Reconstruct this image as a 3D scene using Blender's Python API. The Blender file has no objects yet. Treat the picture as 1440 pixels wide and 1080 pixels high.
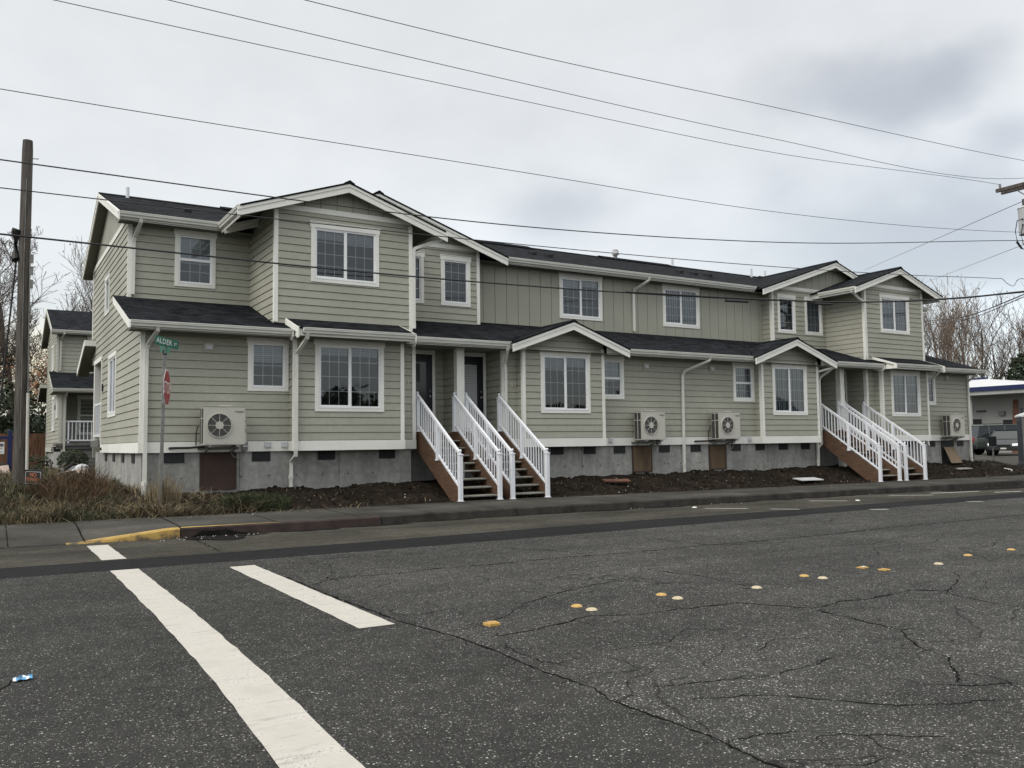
import bpy, bmesh, math, random
from mathutils import Vector, Matrix, noise
random.seed(7)
SC = bpy.context.scene
COL = SC.collection
R = math.radians
MX = 35.06          # the building is mirrored about X = 17.53

# ------------------------------------------------------------------ materials
MATS = {}
ORG = {}     # world position of the root each part belongs to
def newmat(name):
    m = bpy.data.materials.new(name); m.use_nodes = True
    nt = m.node_tree; b = nt.nodes['Principled BSDF']
    MATS[name] = m
    return m, nt, b
def nd(nt, typ, **kw):
    n = nt.nodes.new(typ)
    for k, v in kw.items():
        if k in n.inputs: n.inputs[k].default_value = v
        else: setattr(n, k, v)
    return n
def ramp(nt, stops, fac=None):
    n = nt.nodes.new('ShaderNodeValToRGB')
    e = n.color_ramp.elements
    while len(e) < len(stops): e.new(0.5)
    for i, (p, c) in enumerate(stops):
        e[i].position = p; e[i].color = (c[0], c[1], c[2], 1) if hasattr(c, '__len__') else (c, c, c, 1)
    if fac is not None: nt.links.new(fac, n.inputs[0])
    return n
def coords(nt, scale=(1, 1, 1), kind='Object'):
    t = nt.nodes.new('ShaderNodeTexCoord'); m = nt.nodes.new('ShaderNodeMapping')
    m.inputs['Scale'].default_value = scale
    nt.links.new(t.outputs[kind], m.inputs[0]); return m.outputs[0]
def noisen(nt, vec, scale, detail=3, rough=.55):
    n = nt.nodes.new('ShaderNodeTexNoise'); n.inputs['Scale'].default_value = scale
    n.inputs['Detail'].default_value = detail; n.inputs['Roughness'].default_value = rough
    nt.links.new(vec, n.inputs['Vector']); return n.outputs[0]
def mixc(nt, fac, a, b, mode='MIX'):
    n = nt.nodes.new('ShaderNodeMix'); n.data_type = 'RGBA'; n.blend_type = mode
    for sock, v in ((n.inputs[0], fac), (n.inputs[6], a), (n.inputs[7], b)):
        if isinstance(v, bpy.types.NodeSocket): nt.links.new(v, sock)
        elif hasattr(v, '__len__'): sock.default_value = (v[0], v[1], v[2], 1)
        else: sock.default_value = v
    return n.outputs[2]
def bump(nt, b, h, strength=.3, dist=.01):
    n = nt.nodes.new('ShaderNodeBump'); n.inputs['Strength'].default_value = strength; n.inputs['Distance'].default_value = dist
    nt.links.new(h, n.inputs['Height']); nt.links.new(n.outputs[0], b.inputs['Normal'])

def simple(name, col, rough=.6, var=.06, scale=6, metal=0, spec=.4, stretch=(1, 1, 1), fine=0):
    m, nt, b = newmat(name)
    v = coords(nt, stretch)
    n = noisen(nt, v, scale, 4)
    lo = [max(0, c * (1 - var * 2)) for c in col]; hi = [c * (1 + var * 2) for c in col]
    r = ramp(nt, [(.3, lo), (.7, hi)], n)
    out = r.outputs[0]
    if fine:
        n2 = noisen(nt, v, scale * 14, 2)
        r2 = ramp(nt, [(.3, 1 - fine), (.7, 1 + fine)], n2)
        out = mixc(nt, 1.0, out, r2.outputs[0], 'MULTIPLY')
        bump(nt, b, n2, .25, .004)
    nt.links.new(out, b.inputs['Base Color'])
    b.inputs['Roughness'].default_value = rough; b.inputs['Metallic'].default_value = metal
    b.inputs['Specular IOR Level'].default_value = spec
    return m
simple('siding', (.355, .357, .297), .62, .045, .7, fine=.05)
simple('batten', (.335, .337, .28), .62, .03, .9, fine=.03)
simple('trim', (.80, .80, .75), .55, .03, 1.3, fine=.02)
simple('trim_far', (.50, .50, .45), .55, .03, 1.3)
simple('vinyl', (.84, .85, .86), .35, .015, 2)
simple('rail_white', (.76, .78, .82), .35, .02, 3)
simple('soffit', (.15, .15, .125), .8, .04, 1)  # shade under the eaves and porch ceiling deepened in the colour itself
simple('gutter', (.70, .70, .65), .38, .04, 2, spec=.5)
simple('dark', (.012, .013, .015), .6, .1, 5)
simple('room', (.02, .02, .022), .9, .1, 3)  # near-black colour stands in for the unlit inside of the building
simple('ventmesh', (.035, .034, .03), .8, .2, 30)
simple('ac_case', (.50, .49, .44), .42, .02, 2)
simple('ac_dark', (.05, .05, .052), .6, .15, 20)
simple('fan_grey', (.085, .085, .08), .6, .15, 20)
simple('ac_fin', (.17, .17, .165), .5, .1, 20, metal=.3)
simple('galv', (.22, .22, .21), .5, .12, 9, metal=.5)
simple('wire', (.02, .02, .022), .6, .1, 5)
simple('stringer', (.098, .056, .034), .7, .18, 5, stretch=(1, 1, 6), fine=.12)
simple('tread', (.19, .19, .165), .85, .15, 4, stretch=(1, 8, 1), fine=.12)
simple('access_brown', (.05, .030, .024), .75, .1, 3, fine=.1)
simple('access_ply', (.105, .07, .040), .75, .2, 3, stretch=(1, 1, .25), fine=.1)
simple('ply_raw', (.20, .15, .10), .8, .12, 4, stretch=(1, 1, .3), fine=.1)
simple('door_navy', (.010, .012, .020), .4, .05, 3)
simple('brass', (.5, .48, .42), .3, .05, 3, metal=.8)
simple('number', (.62, .60, .54), .5, .03, 3)
simple('sign_green', (.008, .12, .075), .4, .06, 5)
simple('sign_white', (.75, .76, .76), .45, .04, 4)
simple('sign_red', (.34, .045, .05), .5, .1, 4)
simple('sign_black', (.012, .012, .012), .5, .1, 4)
simple('sign_orange', (.65, .20, .10), .5, .1, 4)
simple('paint_blue', (.012, .02, .085), .45, .1, 4)
simple('paint_white', (.62, .61, .56), .6, .06, 2.5, fine=.06)
simple('fence_wood', (.13, .065, .035), .85, .25, 3, stretch=(5, 5, .6), fine=.15)
simple('pole_wood', (.082, .074, .066), .9, .25, 3, stretch=(6, 6, .5), fine=.2)
simple('bark', (.095, .078, .064), .95, .25, 2)
simple('bark_pale', (.17, .135, .105), .95, .25, 2)
simple('leaf_rust', (.20, .10, .05), .8, .3, .6)
simple('conifer', (.035, .05, .028), .85, .4, 1)
simple('leaf_dark', (.03, .04, .02), .8, .4, 4)
simple('brick', (.13, .06, .04), .85, .2, 5)
simple('stone', (.30, .29, .26), .85, .3, 40)
simple('rubble_grey', (.12, .115, .10), .9, .3, 40)
simple('deck_dark', (.12, .12, .11), .8, .1, 4)
simple('far_wall', (.33, .335, .32), .8, .05, .5)
simple('far_blue', (.010, .017, .075), .5, .05, 2)
simple('white_roof', (.60, .61, .62), .5, .02, 1)
simple('plastic_bluegrey', (.035, .042, .055), .5, .08, 2)
simple('plastic_white', (.6, .62, .63), .4, .04, 2)
simple('car_green', (.075, .088, .083), .25, .04, 2, metal=.3)
simple('car_dark', (.035, .04, .045), .2, .05, 2, metal=.4)
simple('rubber', (.012, .012, .012), .8, .1, 5)
simple('car_glass', (.012, .016, .018), .08, .02, 2, spec=.5)
simple('chrome', (.5, .5, .5), .2, .02, 3, metal=.9)
simple('tail_red', (.3, .01, .015), .25, .05, 3)
simple('lamp_lens', (.7, .72, .7), .15, .05, 9, spec=.8)
simple('grass_dry', (.115, .085, .047), .9, .35, 1.2)
simple('grass_tan', (.22, .18, .11), .9, .3, 1.2)
simple('grass_green', (.036, .047, .019), .85, .35, 1.5)
simple('grass_rust', (.125, .075, .040), .9, .35, 1.5)
simple('grass_dark', (.035, .028, .018), .9, .35, 1.5)
simple('litter_blue', (.05, .22, .42), .25, .5, 22, spec=.7)
simple('weathered', (.10, .105, .11), .85, .2, 4)
simple('plank_pink', (.34, .27, .23), .8, .1, 4)
simple('marker_yellow', (.50, .32, .10), .55, .12, 30)
simple('marker_pale', (.52, .44, .30), .55, .12, 30)
simple('crack', (.009, .0088, .0083), .98, .2, 20, spec=.05)
simple('red_curb', (.031, .020, .0175), .85, .3, 3, fine=.2)
simple('tar', (.014, .0135, .013), .95, .3, 5, spec=.05)
simple('grey_can', (.42, .43, .44), .45, .05, 3)

# glass: reflecting pane over a shallow box coloured near black as an unlit room
m, nt, b = newmat('glass')
nt.nodes.remove(b)
tr = nd(nt, 'ShaderNodeBsdfTransparent'); tr.inputs[0].default_value = (.72, .76, .78, 1)
gl = nd(nt, 'ShaderNodeBsdfGlossy'); gl.inputs['Roughness'].default_value = .015
gl.inputs[0].default_value = (.9, .95, 1, 1)
fr = nd(nt, 'ShaderNodeFresnel'); fr.inputs[0].default_value = 1.62
mul = nd(nt, 'ShaderNodeMath', operation='MULTIPLY_ADD'); mul.inputs[1].default_value = 1.1; mul.inputs[2].default_value = .015
nt.links.new(fr.outputs[0], mul.inputs[0])
wn = noisen(nt, coords(nt), 1.7, 2); bp = nd(nt, 'ShaderNodeBump'); bp.inputs['Strength'].default_value = .05; bp.inputs['Distance'].default_value = .02
nt.links.new(wn, bp.inputs['Height']); nt.links.new(bp.outputs[0], gl.inputs['Normal'])
mx = nd(nt, 'ShaderNodeMixShader')
nt.links.new(mul.outputs[0], mx.inputs[0]); nt.links.new(tr.outputs[0], mx.inputs[1]); nt.links.new(gl.outputs[0], mx.inputs[2])
nt.links.new(mx.outputs[0], nt.nodes['Material Output'].inputs[0])

# blinds
m, nt, b = newmat('blind')
v = coords(nt); s = nd(nt, 'ShaderNodeSeparateXYZ'); nt.links.new(v, s.inputs[0])
w = nd(nt, 'ShaderNodeMath', operation='MULTIPLY'); w.inputs[1].default_value = 2 * math.pi / .045; nt.links.new(s.outputs[2], w.inputs[0])
sn = nd(nt, 'ShaderNodeMath', operation='SINE'); nt.links.new(w.outputs[0], sn.inputs[0])
r = ramp(nt, [(.0, (.30, .31, .32)), (.45, (.52, .53, .54))], sn.outputs[0]); nt.links.new(r.outputs[0], b.inputs['Base Color'])
b.inputs['Roughness'].default_value = .6
m, nt, b = newmat('blind_vertical')
v = coords(nt); s = nd(nt, 'ShaderNodeSeparateXYZ'); nt.links.new(v, s.inputs[0])
w = nd(nt, 'ShaderNodeMath', operation='MULTIPLY'); w.inputs[1].default_value = 2 * math.pi / .10; nt.links.new(s.outputs[0], w.inputs[0])
sn = nd(nt, 'ShaderNodeMath', operation='SINE'); nt.links.new(w.outputs[0], sn.inputs[0])
r = ramp(nt, [(.15, (.10, .10, .11)), (.5, (.45, .46, .48))], sn.outputs[0]); nt.links.new(r.outputs[0], b.inputs['Base Color'])

# shingles, UV in metres (u along the eave, v up the slope)
m, nt, b = newmat('shingle')
v = coords(nt, (1, 1, 1), 'UV')
br = nd(nt, 'ShaderNodeTexBrick'); nt.links.new(v, br.inputs['Vector'])
br.inputs['Color1'].default_value = (.0, .0, .0, 1); br.inputs['Color2'].default_value = (1, 1, 1, 1); br.inputs['Mortar'].default_value = (0, 0, 0, 1)
br.inputs['Scale'].default_value = 1; br.inputs['Brick Width'].default_value = .23; br.inputs['Row Height'].default_value = .143
br.inputs['Mortar Size'].default_value = .006; br.offset = .37
r = ramp(nt, [(0, (.006, .007, .0085)), (1, (.021, .0235, .027))], br.outputs['Color'])
big = noisen(nt, v, .8, 3); rb = ramp(nt, [(.3, .8), (.7, 1.2)], big)
c = mixc(nt, 1, r.outputs[0], rb.outputs[0], 'MULTIPLY')
gr = noisen(nt, v, 26, 4, .8); rg = ramp(nt, [(.35, .5), (.68, 1.9)], gr)
c = mixc(nt, 1, c, rg.outputs[0], 'MULTIPLY')
nt.links.new(c, b.inputs['Base Color']); b.inputs['Roughness'].default_value = .88; b.inputs['Specular IOR Level'].default_value = .04
bump(nt, b, br.outputs['Fac'], .6, -.012)

# concrete foundation
m, nt, b = newmat('concrete')
v = coords(nt)
n1 = noisen(nt, v, .9, 5, .6); n2 = noisen(nt, v, 9, 4); n3 = noisen(nt, coords(nt, (1.5, 1.5, .35)), 2.2, 3)
c = ramp(nt, [(.25, (.24, .24, .225)), (.55, (.33, .33, .31)), (.75, (.42, .42, .395))], n1).outputs[0]
c = mixc(nt, 1, c, ramp(nt, [(.35, .85), (.65, 1.1)], n2).outputs[0], 'MULTIPLY')
c = mixc(nt, 1, c, ramp(nt, [(.38, .8), (.6, 1.05)], n3).outputs[0], 'MULTIPLY')
nt.links.new(c, b.inputs['Base Color']); b.inputs['Roughness'].default_value = .9; bump(nt, b, n2, .3, .01)
# pavement concrete
m, nt, b = newmat('pavement')
v = coords(nt)
n1 = noisen(nt, v, .7, 5, .65); n2 = noisen(nt, v, 45, 3); n3 = noisen(nt, coords(nt, (.35, 1.6, 1)), 1.2, 4)
c = ramp(nt, [(.3, (.042, .040, .035)), (.55, (.070, .067, .059)), (.75, (.105, .10, .088))], n1).outputs[0]
c = mixc(nt, 1, c, ramp(nt, [(.3, .7), (.7, 1.25)], n2).outputs[0], 'MULTIPLY')
c = mixc(nt, 1, c, ramp(nt, [(.35, .8), (.62, 1.08)], n3).outputs[0], 'MULTIPLY')
nt.links.new(c, b.inputs['Base Color']); b.inputs['Specular IOR Level'].default_value = .08; b.inputs['Roughness'].default_value = .92; bump(nt, b, n2, .4, .006)
# curb concrete, darker and grimy
m, nt, b = newmat('curb_grey')
v = coords(nt); n1 = noisen(nt, v, 2.5, 5, .7)
c = ramp(nt, [(.3, (.022, .021, .019)), (.6, (.05, .048, .043)), (.8, (.09, .086, .077))], n1).outputs[0]
b.inputs['Specular IOR Level'].default_value = .1
nt.links.new(c, b.inputs['Base Color']); b.inputs['Roughness'].default_value = .9
m, nt, b = newmat('yellow_curb')
v = coords(nt); n1 = noisen(nt, v, 4, 5, .75)
s_ = nd(nt, 'ShaderNodeSeparateXYZ'); nt.links.new(v, s_.inputs[0])
ah = nd(nt, 'ShaderNodeMath', operation='MULTIPLY_ADD'); ah.inputs[1].default_value = 1.6; nt.links.new(s_.outputs[2], ah.inputs[0]); nt.links.new(n1, ah.inputs[2]); ah2 = nd(nt, 'ShaderNodeMath', operation='SUBTRACT'); ah2.inputs[1].default_value = .16; nt.links.new(ah.outputs[0], ah2.inputs[0]); n1 = ah2.outputs[0]
c = ramp(nt, [(.36, (.075, .06, .04)), (.50, (.34, .22, .06)), (.8, (.50, .34, .095))], n1).outputs[0]
nt.links.new(c, b.inputs['Base Color']); b.inputs['Roughness'].default_value = .8

# asphalts
def asphalt(name, lo, hi, speck, patches, fine_cracks=0.0, brown=0.0, dens=.74):
    m, nt, b = newmat(name)
    v = coords(nt)
    def grains(scale, t0, edge):
        vo = nd(nt, 'ShaderNodeTexVoronoi'); vo.inputs['Scale'].default_value = scale; nt.links.new(v, vo.inputs['Vector'])
        s = nd(nt, 'ShaderNodeSeparateColor'); nt.links.new(vo.outputs['Color'], s.inputs[0])
        st = ramp(nt, [(t0, 0), (t0 + .05, .45), (.97, 1)], s.outputs[0]).outputs[0]
        ds = ramp(nt, [(edge + .02, 1), (edge + .10, 0)], vo.outputs['Distance']).outputs[0]
        dk = ramp(nt, [(.05, 1), (.16, 0)], s.outputs[2]).outputs[0]
        return vo, s, mixc(nt, 1, st, ds, 'MULTIPLY'), mixc(nt, 1, dk, ds, 'MULTIPLY')
    g = noisen(nt, v, 95, 3, .7)
    base = ramp(nt, [(.30, [x * .45 for x in lo]), (.5, lo), (.72, [x * 1.15 for x in hi])], g).outputs[0]
    vo, s, f1, d1 = grains(52, dens + .04, .26)
    vo2, s2, f2, d2 = grains(105, dens - .04, .30)
    col = lambda sn: ramp(nt, [(0, (speck * .5, speck * .49, speck * .45)), (.5, (speck * .8, speck * .79, speck * .75)), (1, (speck * 1.1, speck * 1.1, speck * 1.06))], sn.outputs[1]).outputs[0]
    c = mixc(nt, d2, base, (.012, .012, .0115)); c = mixc(nt, f2, c, col(s2)); c = mixc(nt, d1, c, (.010, .010, .0095)); c = mixc(nt, f1, c, col(s))
    n1 = noisen(nt, v, .55, 5, .6)
    c = mixc(nt, 1, c, ramp(nt, [(.3, 1 - patches), (.7, 1 + patches)], n1).outputs[0], 'MULTIPLY')
    n5 = noisen(nt, v, 5.5, 4, .7)
    c = mixc(nt, 1, c, ramp(nt, [(.3, .80), (.7, 1.2)], n5).outputs[0], 'MULTIPLY')
    n4 = noisen(nt, coords(nt, (.12, 1.3, 1)), 1.0, 4, .6)
    c = mixc(nt, 1, c, ramp(nt, [(.35, (1 - patches * .8,) * 3), (.68, (1 + patches * .7, 1 + patches * .65, 1 + patches * (.6 - brown)))], n4).outputs[0], 'MULTIPLY')
    if fine_cracks:
        wv = nd(nt, 'ShaderNodeTexNoise'); wv.inputs['Scale'].default_value = 2.2; wv.inputs['Detail'].default_value = 5; nt.links.new(v, wv.inputs['Vector'])
        for sc_, wd_, th in ((1.35, .011, .45), (3.4, .020, .54)):
            add = nd(nt, 'ShaderNodeMix'); add.data_type = 'VECTOR'; add.inputs[0].default_value = .26
            nt.links.new(v, add.inputs[4]); nt.links.new(wv.outputs['Color'], add.inputs[5])
            ve = nd(nt, 'ShaderNodeTexVoronoi'); ve.feature = 'DISTANCE_TO_EDGE'; ve.inputs['Scale'].default_value = sc_
            nt.links.new(add.outputs[1], ve.inputs['Vector'])
            e = ramp(nt, [(0, 1), (wd_, 0)], ve.outputs['Distance']).outputs[0]
            mk = ramp(nt, [(th, 0), (th + .10, fine_cracks)], noisen(nt, v, .48 * sc_ ** .5, 4)).outputs[0]
            c = mixc(nt, mixc(nt, 1, e, mk, 'MULTIPLY'), c, (.012, .0115, .011))
    nt.links.new(c, b.inputs['Base Color']); b.inputs['Roughness'].default_value = .92; b.inputs['Specular IOR Level'].default_value = .10
    bump(nt, b, vo.outputs['Distance'], .6, .007)
asphalt('asphalt_new', (.038, .038, .036), (.060, .060, .057), .42, .13, dens=.85)
asphalt('asphalt_old', (.044, .044, .042), (.075, .075, .071), .44, .22, .85, dens=.79)
asphalt('asphalt_gutter', (.050, .048, .041), (.088, .084, .072), .18, .32, .6, .3)
asphalt('asphalt_trench', (.016, .0163, .017), (.024, .0243, .0255), .05, .14, dens=.9)

# soil
m, nt, b = newmat('soil')
v = coords(nt)
n1 = noisen(nt, v, 1.1, 6, .7); n2 = noisen(nt, v, 22, 4, .7); n3 = noisen(nt, v, 6, 4, .65)
c = ramp(nt, [(.3, (.010, .0078, .0058)), (.55, (.019, .0148, .0108)), (.75, (.040, .032, .024))], n1).outputs[0]
c = mixc(nt, 1, c, ramp(nt, [(.3, .45), (.7, 1.5)], n2).outputs[0], 'MULTIPLY')
c = mixc(nt, 1, c, ramp(nt, [(.35, .6), (.65, 1.3)], n3).outputs[0], 'MULTIPLY')
vo = nd(nt, 'ShaderNodeTexVoronoi'); vo.inputs['Scale'].default_value = 16; nt.links.new(v, vo.inputs['Vector'])
s = nd(nt, 'ShaderNodeSeparateColor'); nt.links.new(vo.outputs['Color'], s.inputs[0])
f = mixc(nt, 1, ramp(nt, [(.93, 0), (.96, 1)], s.outputs[0]).outputs[0], ramp(nt, [(.22, 1), (.3, 0)], vo.outputs['Distance']).outputs[0], 'MULTIPLY')
c = mixc(nt, f, c, (.10, .095, .085))
nt.links.new(c, b.inputs['Base Color']); b.inputs['Specular IOR Level'].default_value = .08; b.inputs['Roughness'].default_value = .96; bump(nt, b, n3, .8, .06)
# ground cover (dead grass and mud), distance land
m, nt, b = newmat('lawn')
v = coords(nt)
n1 = noisen(nt, v, .5, 5, .7); n2 = noisen(nt, v, 14, 4, .7)
c = ramp(nt, [(.3, (.020, .018, .012)), (.5, (.038, .032, .019)), (.7, (.065, .052, .030))], n1).outputs[0]
c = mixc(nt, 1, c, ramp(nt, [(.3, .5), (.7, 1.4)], n2).outputs[0], 'MULTIPLY')
nt.links.new(c, b.inputs['Base Color']); b.inputs['Specular IOR Level'].default_value = .08; b.inputs['Roughness'].default_value = .96; bump(nt, b, n2, .8, .05)
# lane paint with wear
m, nt, b = newmat('stripe')
v = coords(nt); n1 = noisen(nt, v, 3.5, 5, .65); n2 = noisen(nt, coords(nt, (.8, 7, 1)), 2.6, 5, .75); n3 = noisen(nt, v, 70, 2)
c = ramp(nt, [(.3, (.42, .40, .355)), (.6, (.50, .475, .43))], n1).outputs[0]
c = mixc(nt, ramp(nt, [(.57, 0), (.66, .55)], n2).outputs[0], c, (.20, .19, .175))
c = mixc(nt, mixc(nt, 1, ramp(nt, [(.58, 0), (.66, .9)], n3).outputs[0], ramp(nt, [(.47, 0), (.62, 1)], n1).outputs[0], 'MULTIPLY'), c, (.10, .095, .088))
nt.links.new(c, b.inputs['Base Color']); b.inputs['Roughness'].default_value = .7; bump(nt, b, n3, .3, .003)

# ------------------------------------------------------------------ mesh builder
SPLITS = {'base_band', 'fascia', 'rake_board', 'soffit', 'corner_board', 'eave_end', 'foundation', 'gutter', 'ridge_vent', 'lower_roof', 'rails', 'pole_bolts', 'fixing_plate', 'arm_brace', 'splice', 'porch_post', 'cantilever_floor', 'downspout', 'bracket', 'hanger', 'porch_wall', 'rear_wall'}
class MB:
    def __init__(s):
        s.v = []; s.f = []; s.mi = []; s.uv = []; s.mats = []; s.mir = False
    def mid(s, mat):
        if mat not in s.mats: s.mats.append(mat)
        return s.mats.index(mat)
    def poly(s, pts, mat, uvs=None):
        k = len(s.v); s.v += [tuple(p) for p in pts]
        s.f.append(tuple(range(k, k + len(pts)))); s.mi.append(s.mid(mat)); s.uv.append(uvs)
    def box(s, x0, x1, y0, y1, z0, z1, mat, skip=()):
        k = len(s.v)
        s.v += [(x0, y0, z0), (x1, y0, z0), (x1, y1, z0), (x0, y1, z0), (x0, y0, z1), (x1, y0, z1), (x1, y1, z1), (x0, y1, z1)]
        for i, f in enumerate(((0, 3, 2, 1), (4, 5, 6, 7), (0, 1, 5, 4), (1, 2, 6, 5), (2, 3, 7, 6), (3, 0, 4, 7))):
            if i in skip: continue
            s.f.append(tuple(k + a for a in f)); s.mi.append(s.mid(mat)); s.uv.append(None)
    def prism(s, pts, d, mat):
        """polygon pts (3D) extruded by vector d"""
        k = len(s.v); n = len(pts); d = Vector(d)
        s.v += [tuple(p) for p in pts] + [tuple(Vector(p) + d) for p in pts]
        fs = [tuple(range(k, k + n)), tuple(range(k + 2 * n - 1, k + n - 1, -1))]
        fs += [(k + i, k + n + i, k + n + (i + 1) % n, k + (i + 1) % n) for i in range(n)]
        for f in fs: s.f.append(f); s.mi.append(s.mid(mat)); s.uv.append(None)
    def slab(s, pts, t, mat, under, udir, vdir):
        """roof slab: top polygon with uvs in metres, thickness t straight down"""
        u = Vector(udir).normalized(); w = Vector(vdir).normalized()
        P = [Vector(p) for p in pts]
        s.poly(P, mat, [(p.dot(u), p.dot(w)) for p in P])
        Q = [p - Vector((0, 0, t)) for p in P]
        s.poly(Q[::-1], under)
        for i in range(len(P)):
            j = (i + 1) % len(P)
            s.poly([P[i], Q[i], Q[j], P[j]], mat, [(0, 0)] * 4)
    def tube(s, pts, r, mat, n=6, cap=True, r1=None):
        pts = [Vector(p) for p in pts]
        m = len(pts); rings = []
        up = None
        for i, p in enumerate(pts):
            a = pts[max(0, i - 1)]; c = pts[min(m - 1, i + 1)]
            t = (c - a).normalized()
            if up is None: up = Vector((0, 0, 1)) if abs(t.z) < .95 else Vector((0, 1, 0))
            x = t.cross(up)
            if x.length < 1e-4: x = t.cross(Vector((1, 0, 0)))
            x.normalize(); y = x.cross(t)
            rr = r if r1 is None else r + (r1 - r) * i / (m - 1)
            k = len(s.v)
            s.v += [tuple(p + x * rr * math.cos(2 * math.pi * j / n) + y * rr * math.sin(2 * math.pi * j / n)) for j in range(n)]
            rings.append(k)
        mi = s.mid(mat)
        for i in range(m - 1):
            a, b2 = rings[i], rings[i + 1]
            for j in range(n):
                s.f.append((a + j, a + (j + 1) % n, b2 + (j + 1) % n, b2 + j)); s.mi.append(mi); s.uv.append(None)
        if cap:
            s.f.append(tuple(rings[0] + j for j in range(n))[::-1]); s.mi.append(mi); s.uv.append(None)
            s.f.append(tuple(rings[-1] + j for j in range(n))); s.mi.append(mi); s.uv.append(None)
    def rtube(s, pts, a, b2, mat, side=(1, 0, 0)):
        """rectangular tube of half sizes a (along side) and b2"""
        pts = [Vector(p) for p in pts]; sd = Vector(side)
        ks = []
        for i, p in enumerate(pts):
            t = (pts[min(len(pts) - 1, i + 1)] - pts[max(0, i - 1)]).normalized()
            n = sd - t * sd.dot(t)
            if n.length < .05: n = Vector((0, 1, 0)) - t * t.y
            n.normalize(); q = n.cross(t)
            ks.append(len(s.v))
            s.v += [tuple(p + n * a * x + q * b2 * y) for x, y in ((-1, -1), (1, -1), (1, 1), (-1, 1))]
        mi = s.mid(mat)
        for i in range(len(pts) - 1):
            for j in range(4):
                s.f.append((ks[i] + j, ks[i] + (j + 1) % 4, ks[i + 1] + (j + 1) % 4, ks[i + 1] + j)); s.mi.append(mi); s.uv.append(None)
        for k in (ks[0], ks[-1]):
            s.f.append((k, k + 1, k + 2, k + 3)); s.mi.append(mi); s.uv.append(None)
    def sphere(s, c, r, mat, n=8, sq=(1, 1, 1)):
        k0 = len(s.v); m = n // 2
        for i in range(m + 1):
            th = math.pi * i / m
            for j in range(n):
                ph = 2 * math.pi * j / n
                s.v.append((c[0] + r * sq[0] * math.sin(th) * math.cos(ph), c[1] + r * sq[1] * math.sin(th) * math.sin(ph), c[2] + r * sq[2] * math.cos(th)))
        mi = s.mid(mat)
        for i in range(m):
            for j in range(n):
                s.f.append((k0 + i * n + j, k0 + i * n + (j + 1) % n, k0 + (i + 1) * n + (j + 1) % n, k0 + (i + 1) * n + j)); s.mi.append(mi); s.uv.append(None)
    def pieces(s):
        """groups of faces whose solids touch"""
        par = list(range(len(s.v)))
        def fd(a):
            while par[a] != a: par[a] = par[par[a]]; a = par[a]
            return a
        for f in s.f:
            for a in f[1:]: par[fd(a)] = fd(f[0])
        isl = {}
        for fi, f in enumerate(s.f): isl.setdefault(fd(f[0]), []).append(fi)
        L = []
        for fs in isl.values():
            vs = [s.v[a] for fi in fs for a in s.f[fi]]
            L.append([fs, [min(v[i] for v in vs) - .006 for i in range(3)], [max(v[i] for v in vs) + .006 for i in range(3)]])
        ch = True
        while ch:
            ch = False
            for i in range(len(L)):
                for j in range(i + 1, len(L)):
                    if all(L[i][1][k] <= L[j][2][k] and L[j][1][k] <= L[i][2][k] for k in range(3)):
                        L[i] = [L[i][0] + L[j][0], [min(a, b2) for a, b2 in zip(L[i][1], L[j][1])], [max(a, b2) for a, b2 in zip(L[i][2], L[j][2])]]
                        L.pop(j); ch = True; break
                if ch: break
        return [x[0] for x in L]
    def build(s, name, parent=None, smooth=False, loc=None, fix=True, bevel=0):
        if name in SPLITS and parent is not None:
            gr = s.pieces()
            if len(gr) > 1:
                for fs in gr:
                    m = MB(); m.mir = s.mir; m.mats = list(s.mats); mp_ = {}
                    for fi in fs:
                        nf = []
                        for a in s.f[fi]:
                            if a not in mp_: mp_[a] = len(m.v); m.v.append(s.v[a])
                            nf.append(mp_[a])
                        m.f.append(tuple(nf)); m.mi.append(s.mi[fi]); m.uv.append(s.uv[fi])
                    o = m._build(name, parent, smooth, loc, fix, bevel)
                return o
        return s._build(name, parent, smooth, loc, fix, bevel)
    def _build(s, name, parent=None, smooth=False, loc=None, fix=True, bevel=0):
        V = s.v
        if s.mir: V = [(MX - a, b2, c) for a, b2, c in V]
        o0 = Vector((0, 0, 0))
        if loc is not None: o0 = Vector(loc)
        if parent is not None: o0 = ORG.get(parent.name, o0)
        V = [(a - o0.x, b2 - o0.y, c - o0.z) for a, b2, c in V]
        me = bpy.data.meshes.new(name); me.from_pydata(V, [], s.f)
        for mt in s.mats: me.materials.append(MATS[mt])
        me.polygons.foreach_set('material_index', s.mi)
        if any(u is not None for u in s.uv):
            ul = me.uv_layers.new(name='UVMap'); li = 0
            for fi, f in enumerate(s.f):
                u = s.uv[fi]
                for j in range(len(f)):
                    if u is not None: ul.data[li].uv = u[j]
                    li += 1
        if fix:
            bm = bmesh.new(); bm.from_mesh(me); bmesh.ops.recalc_face_normals(bm, faces=bm.faces); bm.to_mesh(me); bm.free()
        if smooth: me.shade_smooth()
        me.update()
        o = bpy.data.objects.new(name, me); COL.objects.link(o)
        if bevel:
            bv = o.modifiers.new('bevel', 'BEVEL'); bv.width = bevel; bv.segments = 2; bv.limit_method = 'ANGLE'
        if parent is not None: o.parent = parent; ORG[o.name] = o0
        else: o.location = o0
        return o
def thing(name, label, cat, loc=(0, 0, 0), group=None, kind=None):
    o = bpy.data.objects.new(name, None); COL.objects.link(o); o.location = loc
    o.empty_display_size = .2
    o['label'] = label; o['category'] = cat; ORG[o.name] = Vector(loc)
    if group: o['group'] = group
    if kind: o['kind'] = kind
    return o
def tag(o, label=None, cat=None, group=None, kind=None):
    if label: o['label'] = label
    if cat: o['category'] = cat
    if group: o['group'] = group
    if kind: o['kind'] = kind
    return o
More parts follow.
